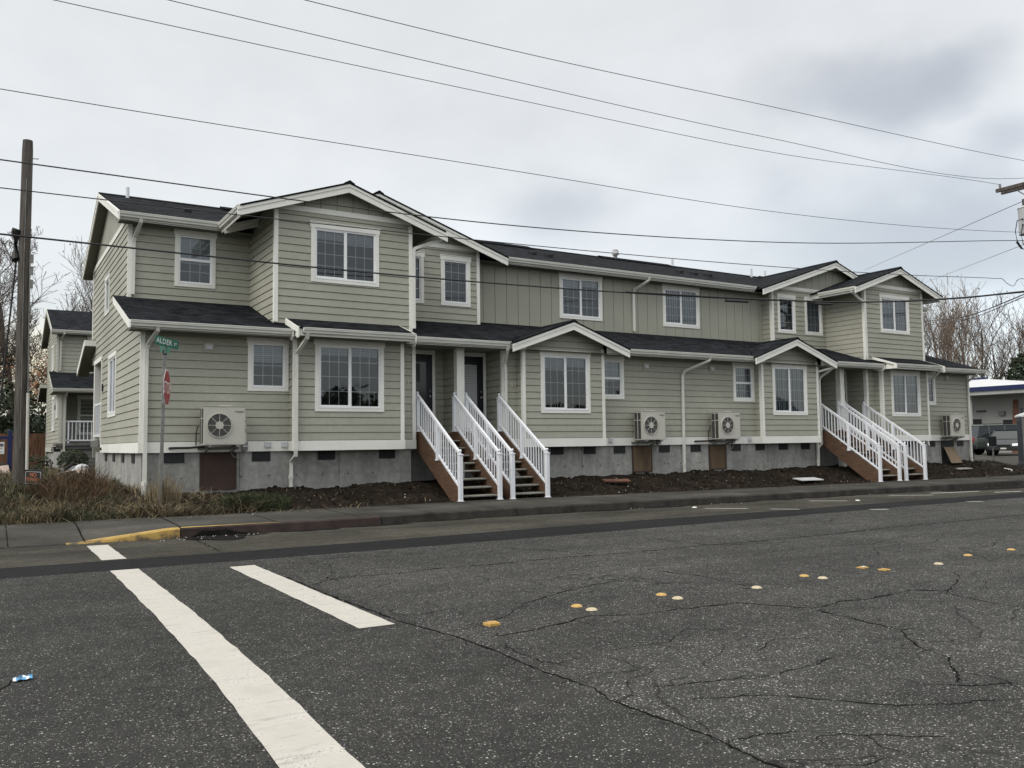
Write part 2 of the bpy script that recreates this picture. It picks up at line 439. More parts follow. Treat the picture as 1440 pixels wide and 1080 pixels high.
def text_mesh(name, body, size, mat, M4, parent=None, extrude=.002, spacing=1.0, xs=1.0):
    cu = bpy.data.curves.new(name, 'FONT'); cu.body = body; cu.size = size; cu.extrude = extrude
    cu.align_x = 'CENTER'; cu.align_y = 'CENTER'; cu.space_character = spacing; cu.resolution_u = 3
    t = bpy.data.objects.new(name + '_tmp', cu); COL.objects.link(t)
    bpy.context.view_layer.update()
    me = bpy.data.meshes.new_from_object(t); COL.objects.unlink(t); bpy.data.objects.remove(t)
    o0 = ORG.get(parent.name, Vector((0, 0, 0))) if parent is not None else Vector((0, 0, 0))
    me.transform(Matrix.Translation(-o0) @ M4 @ Matrix.Diagonal((xs, 1, 1, 1)))
    me.materials.clear(); me.materials.append(MATS[mat])
    o = bpy.data.objects.new(name, me); COL.objects.link(o)
    if parent is not None: o.parent = parent
    return o
def frameM(o, u, v, w):
    return Matrix(((u[0], v[0], w[0], o[0]), (u[1], v[1], w[1], o[1]), (u[2], v[2], w[2], o[2]), (0, 0, 0, 1)))

# slope of the street: it falls gently towards +X
def g(x): return -.005 * (x - 9)
def sstep(a, b2, x):
    t = min(1, max(0, (x - a) / (b2 - a))); return t * t * (3 - 2 * t)
def lerp_tab(tab, x):
    if x <= tab[0][0]: return tab[0][1]
    for (a, b2), (c, d) in zip(tab, tab[1:]):
        if x <= c: return b2 + (d - b2) * (x - a) / (c - a)
    return tab[-1][1]
CURB = [(-60, -4.5), (2.6, -4.5), (5.5, -4.42), (7.6, -4.1), (10.5, -4.0), (20.5, -3.92), (24, -3.88), (29.5, -3.72), (40, -3.6), (200, -3.6)]
BACK = [(-60, -2.5), (1.3, -2.5), (4.5, -2.3), (8, -2.16), (28, -2.1), (33, -1.9), (40, -1.8), (200, -1.8)]
def curbY(x): return lerp_tab(CURB, x)
def backY(x): return lerp_tab(BACK, x)
def land(x, y):
    """height of the ground north of the pavement"""
    b0 = backY(x); e = g(x) + .19
    t = sstep(0, 1, (y - b0) / (.15 - b0)) if y < .15 else 1
    top = .56 + .05 * sstep(0, 10, y)
    if x < 2.6: top = .50 + .14 * sstep(0, 9, y); t = sstep(0, 1, (y - b0) / 4.2)
    edge = sstep(33.0, 36.5, x)
    top = top * (1 - edge) + (e + .15 + .3 * sstep(36, 47, x)) * edge
    h = e + (top - e) * t
    return h

# ------------------------------------------------------------------ ground
def sheet(name, xs, yfun, hfun, mat, kind='structure', label=None):
    m = MB(); rows = []
    for x in xs:
        rows.append([(x, y, hfun(x, y)) for y in yfun(x)])
    n = len(rows[0])
    for r_ in rows: m.v += r_
    mi = m.mid(mat)
    for i in range(len(rows) - 1):
        for j in range(n - 1):
            a = i * n + j
            m.f.append((a, a + n, a + n + 1, a + 1)); m.mi.append(mi); m.uv.append(None)
    o = m.build(name, fix=False)
    return tag(o, kind=kind)
def spread(a, b2, n): return [a + (b2 - a) * i / n for i in range(n + 1)]
xs_road = [-250, -100, -40, -10, -4, 0] + [1.1, 2.0] + spread(3, 34, 31) + [40, 50, 70, 100, 160, 260]
# far land, under everything
m = MB()
m.poly([(-900, -700, g(-900) * .0 - 1.6), (900, -700, -5.6), (900, 900, -5.6), (-900, 900, -1.6)], 'lawn')
tag(m.build('ground', fix=False), kind='structure')
JX = 3.0
zr = lambda x, y: g(x)
TA = lambda x: -7.9 + .75 * sstep(3, 22, x)
TB = lambda x: -6.9 + .5 * sstep(2, 12, x) + .35 * sstep(12, 24, x)
sheet('road', [-250, -100, -40, -10, -4, 0] + [JX], lambda x: [-60, -30, -18, -12, TA(x)], zr, 'asphalt_new')
sheet('road', spread(JX, 34, 31) + [40, 50, 70, 100, 160, 260], lambda x: [-60, -30, -18, -12, TA(x)], zr, 'asphalt_old')
sheet('road', xs_road, lambda x: [TA(x), TB(x)], zr, 'asphalt_trench')
sheet('road', xs_road, lambda x: [TB(x), curbY(x) - .05 if x > 1.1 else -4.45], zr, 'asphalt_gutter')

# pavement, with the corner ramp where the kerb dips to road level (X < 1.17)
def kt(x):   # kerb height above road
    return .15 * min(1, max(.06, (x - 1.1) / 1.45))
def pvh(x, y):
    base = (kt(x) + (.15 - kt(x)) * sstep(-4.4, -2.9, y)) if x < 2.7 else .15
    return g(x) + base + .04 * max(0, min(1.1, (y - curbY(x)) / (backY(x) - curbY(x))))
xs_pv = [-60, -20, -8] + spread(-4, 1.1, 8) + spread(1.3, 2.7, 8) + spread(3, 40, 74) + [60, 100, 200]
sheet('sidewalk', xs_pv, lambda x: [curbY(x) + .13, (curbY(x) + backY(x)) / 2 - .3, (curbY(x) + backY(x)) / 2 + .4, backY(x) + .12],
      lambda x, y: pvh(x, y) + .003 * noise.noise((x * .7, y, 0)), 'pavement')
# expansion joints across the pavement
m = MB()
for x in [-2.2, .35, 1.35, 2.75] + [4.3 + 1.52 * i for i in range(19)]:
    y0, y1 = curbY(x) + .02, backY(x) + .1
    sx = -.12 if x == 1.35 else 0
    for k in range(4):
        ya = y0 + (y1 - y0) * k / 4; yb = y0 + (y1 - y0) * (k + 1) / 4
        def hh(y): return pvh(x, y) + .0065
        wj = .011 if x in (1.35, 2.75) else .006
        m.poly([(x - wj, ya, hh(ya)), (x + wj, ya, hh(ya)), (x + wj, yb, hh(yb)), (x - wj, yb, hh(yb))], 'crack')
tag(m.build('sidewalk_joints', fix=False), kind='structure')
# kerb: a real step, painted yellow at the ramp and faded red after it
def curb(name, x0, x1, mat, n):
    m = MB(); xs = spread(x0, x1, n); prof = []
    for x in xs:
        h = kt(x); y = curbY(x); z = g(x)
        w1 = .004 * noise.noise((x * 3, 0, 0))
        prof.append([(x, y - .03 + w1, z - .08), (x, y - .03 + w1, z + .004), (x, y - .012 + w1, z + h - .018), (x, y + .012, z + h + .004), (x, y + .15, z + h + .006), (x, y + .15, z - .08)])
    for p in prof: m.v += p
    mi = m.mid(mat)
    for i in range(len(xs) - 1):
        for j in range(5):
            a = i * 6 + j; m.f.append((a, a + 6, a + 7, a + 1)); m.mi.append(mi); m.uv.append(None)
    m.poly(prof[0], mat); m.poly(prof[-1], mat)
    return tag(m.build(name, fix=False), kind='structure')
curb('curb', -60, 1.1, 'curb_grey', 30)
curb('curb', 1.1, 2.70, 'yellow_curb', 14)
curb('curb', 2.715, 6.2, 'red_curb', 16)
xa = 6.22
while xa < 60:
    curb('curb', xa, xa + 3.03, 'curb_grey', 8); xa += 3.05
m = MB()     # thin yellow top line left over the red paint, and the wet dark gutter
for i in range(16):
    x0 = 2.73 + i * .1; x1 = x0 + .1
    w0 = .11 * (1 - i / 16)
    m.poly([(x0, curbY(x0) + .015, g(x0) + .1575), (x1, curbY(x1) + .015, g(x1) + .1575), (x1, curbY(x1) + .015 + w0, g(x1) + .1595), (x0, curbY(x0) + .02 + w0, g(x0) + .1595)], 'yellow_curb')
tag(m.build('curb_paint', fix=False), kind='structure')
m = MB()
def blob(cx_, cy_, rx, ry, mat, h, n=22, seed=0):
    pts = []
    for j in range(n):
        a = 2 * math.pi * j / n; k = 1 + .45 * noise.noise((math.cos(a) * 1.7 + seed, math.sin(a) * 1.7, seed))
        x = cx_ + rx * k * math.cos(a); y = min(cy_ + ry * k * math.sin(a), curbY(x) - .032); pts.append((x, y, g(x) + h))
    m.poly(pts, mat)
blob(3.22, -4.85, .50, .42, 'tar', .005, 30, seed=3)
blob(3.6, -4.68, .42, .14, 'tar', .0055, seed=5)
blob(2.95, -4.8, .25, .22, 'tar', .006, seed=8)
pts_ = [(2.86, .0), (3.05, .10), (3.2, .085), (3.4, .105), (3.55, .06), (3.72, .03), (3.85, 0)]
m.poly([(x, curbY(x) - .036, g(x) + h) for x, h in pts_], 'tar')
for i in range(22):
    x = 5 + i * 1.35 + random.uniform(-.3, .3); blob(x, curbY(x) - .08, random.uniform(.5, .9), random.uniform(.05, .20), 'tar', .0045 + .0003 * (i % 3), seed=i)
blob(26.6, curbY(26) - .45, 2.9, .55, 'tar', .0062, 40, seed=31)
tag(m.build('gutter_stain', fix=False), kind='structure')

# the land north of the pavement: bare soil by the walls, dead lawn elsewhere
def soil_h(x, y):
    e = sstep(0, .5, y - backY(x)); k = 1 - sstep(33, 36, x)
    b2 = noise.noise((x * .8, y * 1.1, 4)) * .09 + noise.noise((x * 2.7, y * 2.7, 9)) * .065 + noise.noise((x * 7, y * 7, 1)) * .035
    return land(x, y) + (b2 - .01) * e * k + .004
sheet('soil', spread(2.6, 36, 420), lambda x: [backY(x) + t for t in (0, .06, .13, .21, .3, .4, .5, .6, .7, .8, .9, 1.0, 1.12, 1.25, 1.4, 1.55, 1.7, 1.9, 2.15)] + [1.0, 1.9],
      lambda x, y: soil_h(x, y), 'soil')
sheet('yard', [-250, -90, -30, -10] + spread(-6, 2.6, 24), lambda x: [backY(x) + t for t in (0, .25, .5, .8, 1.2, 1.7, 2.3, 3, 4, 5.5, 7.5, 10, 13, 17, 22, 28, 40, 80, 200, 420)],
      lambda x, y: land(x, y) + .03 * noise.noise((x * 1.2, y * 1.2, 3)) * sstep(0, 1, y - backY(x)), 'lawn')
sheet('yard', spread(2.6, 36, 20), lambda x: [1.85, 4, 8, 13, 20, 40, 80, 200, 420], lambda x, y: land(x, y) - .01, 'lawn')
sheet('parking_lot', [36, 40, 48, 60, 80, 120, 260], lambda x: [backY(x) + t for t in (0, 1.5, 4, 9, 20, 60, 200, 420)], lambda x, y: land(x, y) + .002, 'pavement')

# road markings (thin sheets on the asphalt)
def marking(name, quads, mat, h=.004):
    m = MB()
    for q in quads:
        m.poly([(x, y, g(x) + h) for x, y in q], mat)
    return tag(m.build(name, fix=False), kind='structure')
def strip_edge(x0, x1, ya, yb, n, j=.006):
    """long stripe with slightly ragged edges"""
    L = []; ys = spread(ya, yb, n)
    e0 = [x0 + random.uniform(-j, j) for _ in ys]; e1 = [x1 + random.uniform(-j, j) for _ in ys]
    return [[(e0[i], ys[i]), (e1[i], ys[i]), (e1[i + 1], ys[i + 1]), (e0[i + 1], ys[i + 1])] for i in range(n)]
marking('crosswalk_stripe', strip_edge(1.33, 1.62, -4.9, -6.83, 10), 'stripe')
SL = [(-18.5, 1.02), (-15.2, 1.15), (-14.2, 1.20), (-13.2, 1.24), (-11.1, 1.28), (-7.9, 1.30)]; SR = [(-18.5, 1.33), (-15.0, 1.48), (-14.1, 1.52), (-13.2, 1.55), (-12.2, 1.57), (-10.9, 1.59), (-7.9, 1.60)]
ys = spread(-18.2, -7.93, 60)
ec = [(lerp_tab(SL, y) + random.uniform(-.006, .006), lerp_tab(SR, y) + random.uniform(-.006, .006)) for y in ys]
marking('crosswalk_stripe', [[(ec[i][0], ys[i]), (ec[i][1], ys[i]), (ec[i + 1][1], ys[i + 1]), (ec[i + 1][0], ys[i + 1])] for i in range(60)], 'stripe')
marking('stop_bar', strip_edge(2.53, 2.83, -8.42, -12.58, 28), 'stripe')
marking('lane_dashes', [[(x0, y0 - .05), (x1, y1 - .05), (x1, y1 + .05), (x0, y0 + .05)] for x0, y0, x1, y1 in
    ((13.55, -4.98, 14.2, -5.62), (14.5, -5.98, 14.9, -6.42), (17.25, -4.75, 17.95, -5.3), (16.0, -7.35, 16.3, -7.56), (19.8, -7.2, 20.1, -7.4),
     (22.3, -4.7, 24.2, -4.95), (24.0, -5.5, 25.0, -5.7), (20.6, -4.6, 21.6, -5.2), (24.6, -4.4, 26.2, -4.6))], 'paint_white', .0045)
# cracks, measured on the ground
CR = [[(2.86, -9.6), (2.86, -11.11), (2.89, -11.9), (2.91, -12.46), (3.02, -13.23), (3.04, -13.83), (3.02, -14.22), (3.03, -14.6), (3.06, -14.85), (2.99, -15.14), (3.0, -15.37), (3.01, -15.63), (3.03, -15.86), (3.0, -16.07), (2.98, -16.27), (3.0, -17.2)],
[(2.94, -10.25), (3.35, -9.96), (3.99, -10.03), (4.57, -9.95), (5.29, -10.02), (6.14, -9.98), (6.98, -10.06), (7.67, -10.1), (8.74, -10.06), (9.79, -10.15), (11.26, -10.11), (13.04, -9.99), (15.07, -10.0), (17.06, -9.94), (24, -9.9)],
[(3.05, -13.04), (3.39, -13.02), (3.84, -12.7), (4.13, -12.42), (4.65, -12.16), (5.36, -11.89), (5.99, -11.8)],
[(3.22, -13.42), (3.7, -13.36), (4.31, -13.17), (4.69, -13.35), (5.15, -13.37), (5.73, -13.44), (5.88, -13.66), (6.07, -13.99), (6.52, -13.9), (6.85, -13.95), (7.57, -13.89), (7.81, -14.1)],
[(6.02, -14.03), (5.98, -14.45), (5.91, -14.91), (5.55, -15.28), (5.4, -15.59), (5.12, -15.83), (4.87, -15.98)],
[(5.91, -14.91), (6.08, -14.94)], [(7.7, -14.17), (8.7, -13.7), (9.07, -13.4)], [(7.7, -14.17), (7.57, -14.57), (7.54, -14.96)],
[(3.28, -15.04), (3.73, -15.16), (4.14, -15.28), (4.51, -15.24), (4.84, -15.17)],
[(3.2, -15.31), (3.48, -15.41), (3.76, -15.51), (3.86, -15.63), (4.04, -15.86), (4.2, -16.05), (4.47, -16.2), (4.75, -16.28), (4.88, -16.36)],
[(3.04, -15.95), (3.27, -16.0), (3.47, -16.05), (3.62, -16.22), (3.85, -16.4), (3.99, -16.5)],
[(3.18, -16.44), (3.34, -16.5), (3.48, -16.51), (3.51, -16.59)], [(4.7, -15.89), (4.92, -16.06), (5.22, -16.18)], [(3.03, -15.67), (3.21, -15.68)],
[(5.13, -15.82), (5.2, -15.98), (5.1, -16.24)], [(8.62, -8.67), (8.61, -9.63), (8.76, -10.18), (9.2, -10.29), (10.05, -10.57)],
[(6.4, -11.32), (6.59, -12.04), (6.49, -12.83), (6.62, -12.81)], [(0.1, -13.09), (0.12, -13.03), (0.17, -12.88), (0.2, -12.77)],
[(2.84, -4.6), (2.84, -5.41), (2.81, -6.78)], [(3.17, -13.61), (3.14, -14.2), (3.24, -14.38)], [(7.26, -12.32), (7.43, -12.75)],
[(6.14, -8.59), (6.63, -9.44), (6.71, -9.96)], [(4.74, -8.36), (5.35, -8.8), (6.06, -8.53)], [(9.5, -12.2), (10.2, -11.6), (11.4, -11.7), (12.6, -11.1)],
[(10.1, -13.3), (11.0, -12.3), (11.6, -12.4), (13, -11.8)], [(8.2, -11.2), (9.4, -11.05), (10.6, -11.3), (12, -10.9)],
[(5.0, -14.3), (4.6, -14.0), (4.2, -14.25), (3.7, -14.2)], [(4.3, -14.9), (4.9, -14.6), (5.2, -14.75)], [(-.8, -5.35), (.3, -5.2), (1.1, -4.75)],
[(6.9, -15.2), (7.4, -14.96), (8.1, -15.1)], [(11.5, -8.6), (13.2, -8.3), (15, -8.5), (17, -8.2)], [(3.1, -8.3), (3.6, -8.9), (3.4, -9.6), (3.1, -10.1)], [(3.1, -7.95), (3.9, -8.4), (4.9, -8.1)]]
m = MB()
for ci, L in enumerate(CR):
    big = 1.35 if ci == 0 else (1.1 if ci in (1, 3, 4) else (.72 if ci < 23 else .42))
    pts = []
    for (a, b2), (c, d) in zip(L, L[1:]):
        ln = math.hypot(c - a, d - b2); k = max(2, int(ln / .02)); k = min(k, 110)
        for i in range(k):
            t = i / k; x = a + (c - a) * t; y = b2 + (d - b2) * t
            j = .03 if ci > 1 else .014
            x += j * noise.noise((x * 6, y * 6, ci)) + .016 * noise.noise((x * 25, y * 25, ci)) + .006 * noise.noise((x * 70, y * 70, ci)); y += j * noise.noise((x * 6, y * 6, ci + 50)) + .016 * noise.noise((x * 25, y * 25, ci + 70)) + .006 * noise.noise((x * 70, y * 70, ci + 9))
            pts.append((x, y))
    pts.append(L[-1])
    dens = max(0, 1)
    rows = []
    for i, (x, y) in enumerate(pts):
        a = pts[max(0, i - 1)]; c = pts[min(len(pts) - 1, i + 1)]
        tx, ty = c[0] - a[0], c[1] - a[1]; ln = math.hypot(tx, ty) or 1
        end = min(1, i / 6 + .1, (len(pts) - 1 - i) / 6 + .1)
        if ci < 2: end = 1
        dist = math.hypot(x, y + 19)
        w_ = big * end * (.0018 + .0075 * max(0, .42 + noise.noise((x * 5, y * 5, ci + 9)) + .5 * noise.noise((x * 31, y * 31, ci)))) * (.55 + dist / 11)
        rows.append(((x - ty / ln * w_, y + tx / ln * w_), (x + ty / ln * w_, y - tx / ln * w_)))
    for r0, r1 in zip(rows, rows[1:]):
        m.poly([(p[0], p[1], g(p[0]) + .003 + .0001 * (ci % 5)) for p in (r0[0], r0[1], r1[1], r1[0])], 'crack')
rnd = random.Random(77)
for ci, L in enumerate(CR[:23]):
    for (a, b2), (c, d) in zip(L, L[1:]):
        ln = math.hypot(c - a, d - b2)
        if a > 14: continue
        for _ in range(int(ln * 5)):
            t = rnd.random(); x = a + (c - a) * t; y = b2 + (d - b2) * t; ang = rnd.uniform(0, 6.28); n_ = rnd.randint(4, 12); w_ = rnd.uniform(.0015, .003)
            for _k in range(n_):
                ang += rnd.uniform(-.7, .7); x2 = x + .022 * math.cos(ang); y2 = y + .022 * math.sin(ang); px_, py_ = -math.sin(ang) * w_, math.cos(ang) * w_
                m.poly([(x - px_, y - py_, g(x) + .0034), (x2 - px_ * .8, y2 - py_ * .8, g(x2) + .0034), (x2 + px_ * .8, y2 + py_ * .8, g(x2) + .0034), (x + px_, y + py_, g(x) + .0034)], 'crack'); x, y = x2, y2
tag(m.build('pavement_cracks', fix=False), kind='structure')

# ------------------------------------------------------------------ siding and windows
CO = .171; Z0 = 1.58
def clip(poly, planes):
    """poly: list of (u,v); planes: (a,b,c) keep a*u+b*v<=c"""
    for a, b2, c in planes:
        out = []
        for i in range(len(poly)):
            p, q = poly[i], poly[(i + 1) % len(poly)]
            dp = a * p[0] + b2 * p[1] - c; dq = a * q[0] + b2 * q[1] - c
            if dp <= 0: out.append(p)
            if (dp < 0) != (dq < 0) and dp != dq and (dp * dq) < 0:
                t = dp / (dp - dq); out.append((p[0] + (q[0] - p[0]) * t, p[1] + (q[1] - p[1]) * t))
        poly = out
        if len(poly) < 3: return []
    return poly
def siding(m, F, u0, u1, v0, v1, holes=(), planes=(), mat='siding'):
    """horizontal lap boards in the frame F (u right, v up, w out), real laps with a recess under each"""
    def put(pts, wf):
        pl = clip(pts, planes) if planes else pts
        if len(pl) >= 3: m.poly([F @ Vector((u, v, wf(v))) for u, v in pl], mat)
    def pieces(va, vb):
        cuts = sorted({va, vb} | {z for h in holes for z in (h[2], h[3]) if va < z < vb})
        for a, b2 in zip(cuts, cuts[1:]):
            segs = [(u0, u1)]
            for h in holes:
                if h[2] < (a + b2) / 2 < h[3]:
                    ns = []
                    for s0, s1 in segs:
                        if h[1] <= s0 or h[0] >= s1: ns.append((s0, s1)); continue
                        if h[0] > s0: ns.append((s0, h[0]))
                        if h[1] < s1: ns.append((h[1], s1))
                    segs = ns
            for s0, s1 in segs: yield s0, s1, a, b2
    k = math.floor((v0 - Z0) / CO) - 1
    G = .0135
    while True:
        za = Z0 + k * CO; zb = za + CO; k += 1
        if za >= v1: break
        a = max(za + G, v0); b2 = min(zb, v1)
        if b2 > a:
            for s0, s1, p, q in pieces(a, b2):
                put([(s0, p), (s1, p), (s1, q), (s0, q)], lambda v: .022 - .014 * (v - za) / CO)
        if za + G > v0 and za >= v0 - 1e-6:
            for s0, s1, p, q in pieces(za, min(za + G, v1)):
                put([(s0, p), (s1, p), (s1, q), (s0, q)], lambda v: -.014)
                if not planes:
                    P = [F @ Vector(t) for t in ((s0, q, -.014), (s1, q, -.014), (s1, q, .022), (s0, q, .022))]
                    if abs(q - za - G) < 1e-6: m.poly(P, mat)
                    P = [F @ Vector(t) for t in ((s0, p, .008), (s1, p, .008), (s1, p, -.014), (s0, p, -.014))]
                    if abs(p - za) < 1e-6: m.poly(P, mat)
                else:
                    pl = clip([(s0, q - 1e-4), (s1, q - 1e-4), (s1, q), (s0, q)], planes)
                    if len(pl) >= 3:
                        ua, ub = min(t[0] for t in pl), max(t[0] for t in pl)
                        m.poly([F @ Vector(t) for t in ((ua, q, -.014), (ub, q, -.014), (ub, q, .022), (ua, q, .022))], mat)
def battens(m, F, u0, u1, v0, v1, holes=(), planes=(), step=.392, ph=0.0, mat='batten'):
    """vertical boards with an open joint between"""
    k = math.floor((u0 - ph) / step)
    while True:
        a = max(u0, ph + k * step + .008); b2 = min(u1, ph + (k + 1) * step - .008); k += 1
        if a >= u1: break
        if b2 <= a: continue
        cutsu = sorted({a, b2} | {z for h in holes for z in (h[0], h[1]) if a < z < b2})
        for p, q in zip(cutsu, cutsu[1:]):
            segs = [(v0, v1)]
            for h in holes:
                if h[0] < (p + q) / 2 < h[1]:
                    ns = []
                    for s0, s1 in segs:
                        if h[3] <= s0 or h[2] >= s1: ns.append((s0, s1)); continue
                        if h[2] > s0: ns.append((s0, h[2]))
                        if h[3] < s1: ns.append((h[3], s1))
                    segs = ns
            for s0, s1 in segs:
                pl = clip([(p, s0), (q, s0), (q, s1), (p, s1)], planes) if planes else [(p, s0), (q, s0), (q, s1), (p, s1)]
                if len(pl) >= 3:
                    m.prism([F @ Vector((u, v, -.012)) for u, v in pl], F.to_3x3() @ Vector((0, 0, .024)), mat)
    pl = clip([(u0, v0), (u1, v0), (u1, v1), (u0, v1)], planes) if planes else None
    if not holes:
        m.poly([F @ Vector((u, v, -.013)) for u, v in (pl or [(u0, v0), (u1, v0), (u1, v1), (u0, v1)])], mat)
    else:
        hs = sorted(holes); x = u0
        for h in hs:
            m.poly([F @ Vector(t) for t in ((x, v0, -.013), (h[0], v0, -.013), (h[0], v1, -.013), (x, v1, -.013))], mat)
            m.poly([F @ Vector(t) for t in ((h[0], v0, -.013), (h[1], v0, -.013), (h[1], h[2], -.013), (h[0], h[2], -.013))], mat)
            m.poly([F @ Vector(t) for t in ((h[0], h[3], -.013), (h[1], h[3], -.013), (h[1], v1, -.013), (h[0], v1, -.013))], mat)
            x = h[1]
        m.poly([F @ Vector(t) for t in ((x, v0, -.013), (u1, v0, -.013), (u1, v1, -.013), (x, v1, -.013))], mat)
def FRONT(Y): return Matrix(((1, 0, 0, 0), (0, 0, -1, Y), (0, 1, 0, 0), (0, 0, 0, 1)))         # faces -Y: u=X v=Z w=-Y
def LEFT(X): return Matrix(((0, 0, -1, X), (-1, 0, 0, 0), (0, 1, 0, 0), (0, 0, 0, 1)))           # faces -X: u=-Y v=Z w=-X
def RIGHT(X): return Matrix(((0, 0, 1, X), (1, 0, 0, 0), (0, 1, 0, 0), (0, 0, 0, 1)))            # faces +X: u=Y
def fbox(m, F, u0, u1, v0, v1, w0, w1, mat):
    P = [F @ Vector(t) for t in ((u0, v0, w0), (u1, v0, w0), (u1, v1, w0), (u0, v1, w0))]
    m.prism(P, F.to_3x3() @ Vector((0, 0, w1 - w0)), mat)
def window(parent, F, u0, u1, v0, v1, kind='slider', cols=3, rows=4, blind='top', label=None, hdr=True, room=True):
    """u0..u1, v0..v1 is the outer edge of the casing. Returns the hole to cut in the wall."""
    t = .09; h = .125 if hdr else .09
    a0, a1, b0, b1 = u0 + t, u1 - t, v0 + t, v1 - h
    m = MB()
    fbox(m, F, u0, u0 + t, v0, v1 - h, -.02, .036, 'trim'); fbox(m, F, u1 - t, u1, v0, v1 - h, -.02, .036, 'trim')
    fbox(m, F, u0 + t, u1 - t, v0, v0 + t, -.02, .0345, 'trim')
    if hdr: fbox(m, F, u0 - .025, u1 + .025, v1 - h, v1, -.02, .042, 'trim'); fbox(m, F, u0 - .035, u1 + .035, v1, v1 + .018, -.02, .055, 'trim')
    else: fbox(m, F, u0, u1, v1 - h, v1, -.02, .036, 'trim')
    w = m.build('window', parent, bevel=.003)
    if label: w['label'] = label
    # vinyl frame
    m = MB(); f = .038
    fbox(m, F, a0, a0 + f, b0, b1, -.05, .018, 'vinyl'); fbox(m, F, a1 - f, a1, b0, b1, -.05, .018, 'vinyl')
    fbox(m, F, a0 + f, a1 - f, b0, b0 + f, -.05, .018, 'vinyl'); fbox(m, F, a0 + f, a1 - f, b1 - f, b1, -.05, .018, 'vinyl')
    fbox(m, F, a0 - .0, a1 + .0, b0 - .012, b0, -.02, .04, 'vinyl')
    i0, i1, j0, j1 = a0 + f, a1 - f, b0 + f, b1 - f
    panes = []
    if kind == 'slider':
        c = (i0 + i1) / 2
        fbox(m, F, c - .035, c + .035, j0, j1, -.045, .012, 'vinyl')
        panes = [(i0 + .0, c - .035, j0, j1, cols, rows), (c + .035, i1, j0, j1, cols, rows)]
        fbox(m, F, i0, c - .035, j0, j0 + .02, -.045, .008, 'vinyl'); fbox(m, F, i0, c - .035, j1 - .02, j1, -.045, .008, 'vinyl')
        fbox(m, F, i0, i0 + .018, j0 + .02, j1 - .02, -.045, .008, 'vinyl')
    elif kind == 'hung':
        c = (j0 + j1) / 2
        fbox(m, F, i0, i1, c - .03, c + .03, -.045, .010, 'vinyl')
        panes = [(i0, i1, j0, c - .03, cols, 2), (i0, i1, c + .03, j1, cols, 2)]
    else:
        panes = [(i0, i1, j0, j1, cols, rows)]
    for k, (p0, p1, q0, q1, nc, nr) in enumerate(panes):
        mw = .0075
        for i in range(1, nc):
            x = p0 + (p1 - p0) * i / nc; fbox(m, F, x - mw, x + mw, q0, q1, -.030, -.019, 'vinyl')
        for i in range(1, nr):
            y = q0 + (q1 - q0) * i / nr; fbox(m, F, p0, p1, y - mw, y + mw, -.029, -.020, 'vinyl')
    m.build('window_frame', w)
    for k, (p0, p1, q0, q1, nc, nr) in enumerate(panes):
        m = MB(); m.poly([F @ Vector(t2) for t2 in ((p0, q0, -.014), (p1, q0, -.014), (p1, q1, -.014), (p0, q1, -.014))], 'glass')
        m.build('glass_pane', w, fix=False)
        if blind:
            m = MB()
            if blind == 'top': y0 = q1 - (q1 - q0) * random.uniform(.10, .26)
            elif blind == 'full_upper': y0 = q0 if k == 1 else q1 - .05
            elif blind == 'half': y0 = q1 - (q1 - q0) * .42
            else: y0 = q0
            mt = 'blind_vertical' if blind == 'vertical' else 'blind'
            m.poly([F @ Vector(t2) for t2 in ((p0, y0, -.06), (p1, y0, -.06), (p1, q1, -.06), (p0, q1, -.06))], mt)
            m.build('blind', w, fix=False)
    if room:
        m = MB(); d = -.7
        A = [F @ Vector(t2) for t2 in ((i0, j0, -.05), (i1, j0, -.05), (i1, j1, -.05), (i0, j1, -.05))]
        B2 = [F @ Vector(t2) for t2 in ((i0 - .3, j0 - .3, d), (i1 + .3, j0 - .3, d), (i1 + .3, j1 + .2, d), (i0 - .3, j1 + .2, d))]
        for i in range(4): m.poly([A[i], A[(i + 1) % 4], B2[(i + 1) % 4], B2[i]], 'room')
        m.poly(B2, 'room'); m.build('dark_room_box', w, fix=False)
    return (a0, a1, b0, b1)

def gutter_y(m, x0, x1, yo, zt, mat='gutter', d=.115):
    """eave gutter along X; yo = outer face, zt = top"""
    prof = [(yo + d, zt), (yo + d, zt - .115), (yo + .045, zt - .115), (yo + .036, zt - .075), (yo + .012, zt - .052), (yo + .008, zt - .018), (yo, zt - .016), (yo, zt), (yo + .01, zt), (yo + .012, zt - .03), (yo + .05, zt - .10), (yo + d - .01, zt - .10), (yo + d - .01, zt)]
    m.prism([(x0, y, z) for y, z in prof], (x1 - x0, 0, 0), mat)
    for x in (x0, x1 - .004):
        m.prism([(x, y, z) for y, z in prof[:8]], (.004, 0, 0), mat)
def fascia_y(m, x0, x1, y, zb, zt, mat='trim'):
    m.box(x0, x1, y, y + .025, zb, zt, mat)
def end_return(m, x, yo, yi, zt, zb, mat='trim', t=.03):
    """triangular boxed end of an eave"""
    m.prism([(x, yo, zt), (x, yo, zb), (x, yo + .09, zb - .09), (x, yi, zb - .0), (x, yi, zt + (yi - yo) * .33)], (t, 0, 0), mat)
def rake_gable(m, xa, za, xl, xr, ze, y, h=.175, mat='trim'):
    """two-tier barge boards on a gable facing -Y; tops follow the roof"""
    for x in (xl, xr):
        s = 1 if x > xa else -1
        dz = (za - ze)
        m.prism([(xa, y, za - .01), (x, y, ze - .01), (x, y, ze - .01 - h - .02), (xa, y, za - .01 - h - .02)], (0, .028, 0), mat)
        m.prism([(xa, y - .016, za - .005), (x, y - .016, ze - .005), (x, y - .016, ze - .005 - .065), (xa, y - .016, za - .005 - .065)], (0, .0155, 0), mat)
